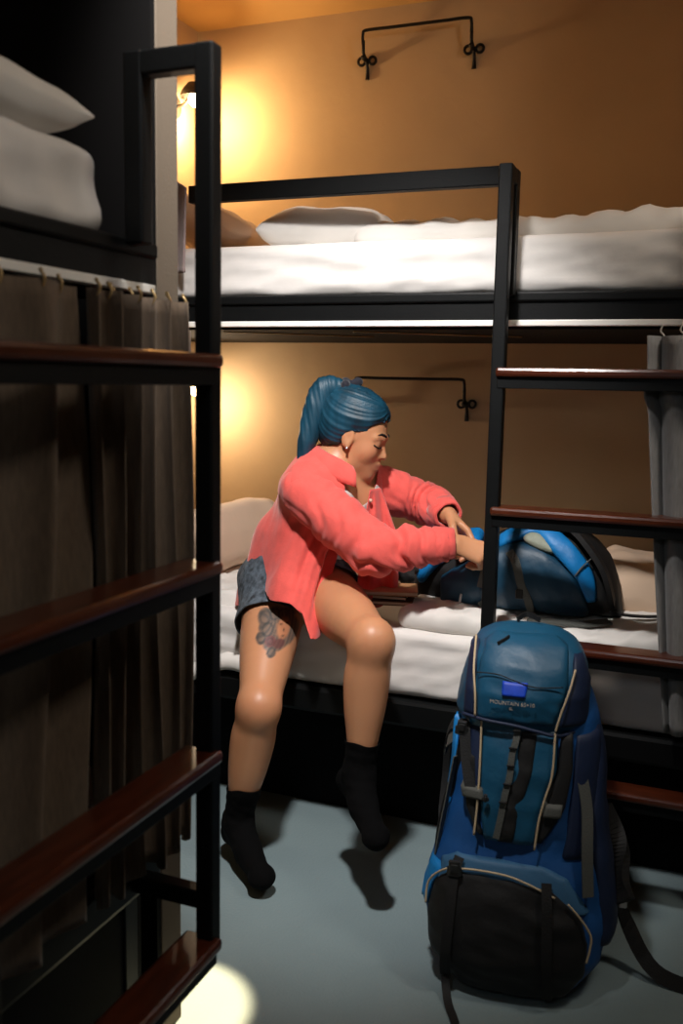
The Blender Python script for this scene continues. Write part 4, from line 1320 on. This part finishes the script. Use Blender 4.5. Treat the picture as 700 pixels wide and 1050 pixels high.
def lpatch(name, outer, inner, m, parent, off=.008, puff=.010, n=30, k=12, seed=None, amp=.004):
    """panel between two polylines of drawing points"""
    Oc = smooth_path([(a, b, 0) for a, b in outer], 8); Ic = smooth_path([(a, b, 0) for a, b in inner], 8)
    def at(Cv, t):
        q = t * (len(Cv) - 1); i = min(int(q), len(Cv) - 2); return Cv[i].lerp(Cv[i + 1], q - i)
    V, F = [], []
    for j in range(k + 1):
        t = j / k
        for i in range(n + 1):
            s = i / n
            p_ = at(Oc, s).lerp(at(Ic, s), t)
            e = min(s, 1 - s, t, 1 - t)
            h = -.004 + (off + .004) * min(1, e / .07) ** .5 + puff * (math.sin(PI * s) * math.sin(PI * t)) ** .6
            V.append(lsrf(lx(p_.x), lz(p_.y), h))
    V = np.array([tuple(v) for v in V])
    if seed is not None: V[:, 1] -= amp * folds(V, sines(7, 40, 110, (1, 1, 1), seed), True)
    for j in range(k):
        for i in range(n):
            a = j * (n + 1) + i
            F.append((a, a + 1, a + n + 2, a + n + 1))
    o = mesh(name, V, F, m, parent); solid(o, .005, -1)
    return o
lpatch('side_panel', [(505, 592), (515, 574), (535, 563), (560, 564), (585, 577), (605, 597), (614, 630)], [(500, 632), (520, 634), (540, 635), (560, 635), (580, 635), (598, 635), (614, 634)], M['bp_dteal'], lb, .010, .016, seed=101, amp=.007)
lpatch('blue_arc', [(518, 562), (545, 551), (568, 549), (595, 562), (612, 580), (620, 597), (621, 618)], [(522, 571), (546, 560), (562, 558), (586, 577), (603, 593), (610, 605), (616, 618)], M['bp_bright'], lb, .018, .010, seed=103)
lpatch('sage_gusset', [(548, 561), (555, 556), (566, 558), (578, 569)], [(549, 562), (558, 567), (568, 570), (580, 571)], M['bp_sage'], lb, .021, .004, n=20, k=6, seed=104, amp=.003)
lpatch('zipped_pocket', [(462, 606), (474, 597), (490, 588), (508, 580)], [(460, 634), (470, 635), (490, 636), (508, 636)], M['bp_dteal'], lb, .008, .014, seed=105, amp=.007)
ld = lpatch('lid_flap', [(423, 592), (436, 578), (455, 572), (475, 568), (498, 564)], [(436, 617), (444, 608), (458, 592), (476, 581), (500, 570)], M['bp_bright'], lb, .030, .008, seed=106)
lpatch('embroidery', [(431.5, 606), (434, 600), (435.5, 601)], [(432, 609), (434.5, 608), (436, 604)], M['bp_black'], ld, .042, .001, n=6, k=3)
def lstrap(name, pts, w, m, parent=lb, side=(1, 0, 0), off=.026, th=.003):
    return ribbon(name, [lsrf(lx(q[0]), lz(q[1]), q[2] if len(q) > 2 else off) for q in pts], side, w, th, m, parent)
lstrap('strap', [(517, 562, .02), (516, 575), (511, 592), (507, 610)], .020, M['bp_grey'])
lstrap('strap', [(535, 574), (543, 582, .032), (549, 600, .034), (551, 606, .03)], .022, M['bp_grey'])
q = lstrap('strap', [(550, 604, .032), (556, 615, .030), (559, 630), (561, 639, .02)], .022, M['bp_grey'])
c = lsrf(lx(549), lz(611), .032); box('buckle', (c.x - .012, c.y - .006, c.z - .013), (c.x + .008, c.y + .006, c.z + .013), M['bp_buckle'], q, .003)
lstrap('strap', [(505, 625, .022), (514, 632, .028), (522, 639, .03)], .016, M['bp_grey'], side=(.6, 0, .8))
lstrap('zip_pull', [(486, 618, .03), (483, 628, .034)], .006, M['silver'])
lstrap('handle', [(519, 556, .01), (518, 551, .03), (521, 547, .03), (524, 552, .012)], .008, M['bp_black'])
lstrap('shoulder_strap', [(570, 552, .012), (590, 552, .028), (612, 568, .03), (630, 592, .026), (638, 620, .018)], .045, M['bp_black'], side=(0, 1, 0), th=.014)
lstrap('strap', [(603, 591, .034), (610, 583, .038), (618, 577, .032)], .004, M['bp_grey'], side=(.7, 0, .7))
ribbon('waist_strap', [Vector((lx(632), -.05, .03)), Vector((lx(648), -.06, .022)), Vector((lx(668), -.05, .02)), Vector((lx(690), -.03, .022))], (0, 1, 0), .02, .004, M['bp_web'], lb)
ribbon('waist_strap', [Vector((lx(560), -.165, .010)), Vector((lx(590), -.185, .012)), Vector((lx(615), -.175, .012)), Vector((lx(638), -.13, .016))], (0, 1, .2), .03, .005, M['bp_grey'], lb)

# ================================================================== SMALL THINGS ON THE BED
def notebook(label, c, dims, rz, mcov):
    t = thing('notebook', label, 'book', c, 'brown notebooks beside the woman', rz)
    w, d, h = dims
    o = box('cover', (-w / 2, -d / 2, 0), (w / 2, d / 2, .0025), mcov, t, .001)
    box('cover', (-w / 2, -d / 2, h - .0025), (w / 2, d / 2, h), mcov, t, .001)
    box('pages', (-w / 2 + .003, -d / 2 + .003, .0025), (w / 2 - .001, d / 2 - .003, h - .0025), M['paper'], t, .0005)
    return t
notebook('brown notebook lying under the tan one between the woman and the lying backpack', (-0.86, 2.50, 0.712), (.17, .12, .012), .25, M['book_brown'])
notebook('dark notebook in the middle of the small stack beside the woman', (-0.865, 2.505, 0.7255), (.15, .11, .012), .15, M['bp_black'])
notebook('tan notebook on top of the small stack beside the woman', (-0.85, 2.50, 0.739), (.17, .12, .013), .32, M['book_tan'])
# crumpled black knit
kf = Field((-.12, -.10, -.02), (.12, .10, .14), .005)
rr_ = np.random.default_rng(3)
for k in range(16):
    a = rr_.uniform(-1, 1, 3) * A3(.06, .04, .028) + A3(0, 0, .045)
    b = a + rr_.uniform(-1, 1, 3) * A3(.03, .02, .012)
    kf.cone(a, b, .026, .020, .012)
V, Q = kf.mesh(1)
V = V + normals(V, Q) * (.004 * folds(V, sines(8, 90, 200, (1, 1, 1), 5), True))[:, None]
ko = mesh('knitted_scarf', V, Q, M['bp_black'], None, loc=(-.825, 2.70, .70))
tag(ko, 'crumpled black knitted cloth between the woman and the lying backpack', 'scarf')

# ================================================================== LIGHTS, CAMERA
def area(name, loc, target, size, watts, col, sy=None):
    L = bpy.data.lights.new(name, 'AREA'); L.energy = watts; L.color = col
    L.shape = 'RECTANGLE'; L.size = size; L.size_y = sy or size
    o = bpy.data.objects.new(name, L); COL.objects.link(o); o.location = loc
    o.rotation_euler = (Vector(target) - Vector(loc)).to_track_quat('-Z', 'Y').to_euler()
    return o
def spot(name, loc, target, deg, blend, watts, col, r):
    L = bpy.data.lights.new(name, 'SPOT'); L.energy = watts; L.color = col; L.spot_size = math.radians(deg); L.spot_blend = blend; L.shadow_soft_size = r
    o = bpy.data.objects.new(name, L); COL.objects.link(o); o.location = loc
    o.rotation_euler = (Vector(target) - Vector(loc)).to_track_quat('-Z', 'Y').to_euler()
    return o
spot('corridor_ceiling_spot', (-0.60, 1.2, 2.53), (-0.98, 2.32, 1.0), 60, 0.8, 205, (1.0, 0.96, 0.93), 0.07)
area('corridor_fill_light', (-0.3, -0.6, 2.05), (-0.85, 2.4, 0.7), 0.45, 2.5, (0.9, 0.95, 1.0))  # weak fill added behind the camera; no window stands there
area('corridor_ceiling_light', (0.7, 1.75, 2.5), (-0.9, 1.6, 1.0), 0.3, 9.5, (1.0, 0.90, 0.78))
sp = bpy.data.lights.new('warm_downlight', 'SPOT'); sp.energy = 1500; sp.color = (1.0, 0.72, 0.42); sp.spot_size = math.radians(7.5); sp.spot_blend = 0.25; sp.shadow_soft_size = 0.02
spo = bpy.data.objects.new('warm_downlight', sp); COL.objects.link(spo); spo.location = (-1.0, 2.15, 2.58)
spo.rotation_euler = (Vector((-1.0, 1.60, 0)) - Vector(spo.location)).to_track_quat('-Z', 'Y').to_euler()

w = bpy.data.worlds.new('World'); SC.world = w; w.use_nodes = True
w.node_tree.nodes['Background'].inputs['Color'].default_value = (0.5, 0.6, 0.7, 1)
w.node_tree.nodes['Background'].inputs['Strength'].default_value = 0.02

pt, rl, yw = 0.137869849, 0.0193881204, 0.378730024
f = Vector((-math.sin(yw) * math.cos(pt), math.cos(yw) * math.cos(pt), -math.sin(pt)))
rt = Vector((math.cos(yw), math.sin(yw), 0)); up = rt.cross(f)
r2 = rt * math.cos(rl) + up * math.sin(rl); u2 = -rt * math.sin(rl) + up * math.cos(rl)
cd = bpy.data.cameras.new('Camera'); co = bpy.data.objects.new('Camera', cd); COL.objects.link(co)
Mx = Matrix(((r2.x, u2.x, -f.x), (r2.y, u2.y, -f.y), (r2.z, u2.z, -f.z))).to_4x4()
Mx.translation = Vector((0, 0, 1.33))
co.matrix_world = Mx
cd.sensor_fit = 'VERTICAL'; cd.sensor_height = 36; cd.sensor_width = 24
cd.lens = 973.514 / 1050 * 36
cd.clip_start = 0.02
cd.dof.use_dof = True; cd.dof.focus_distance = 2.6; cd.dof.aperture_fstop = 3.2
SC.camera = co
SC.view_settings.view_transform = 'Standard'; SC.view_settings.look = 'None'
SC.view_settings.exposure = 0.0; SC.view_settings.gamma = 1.0; SC.view_settings.use_curve_mapping = False
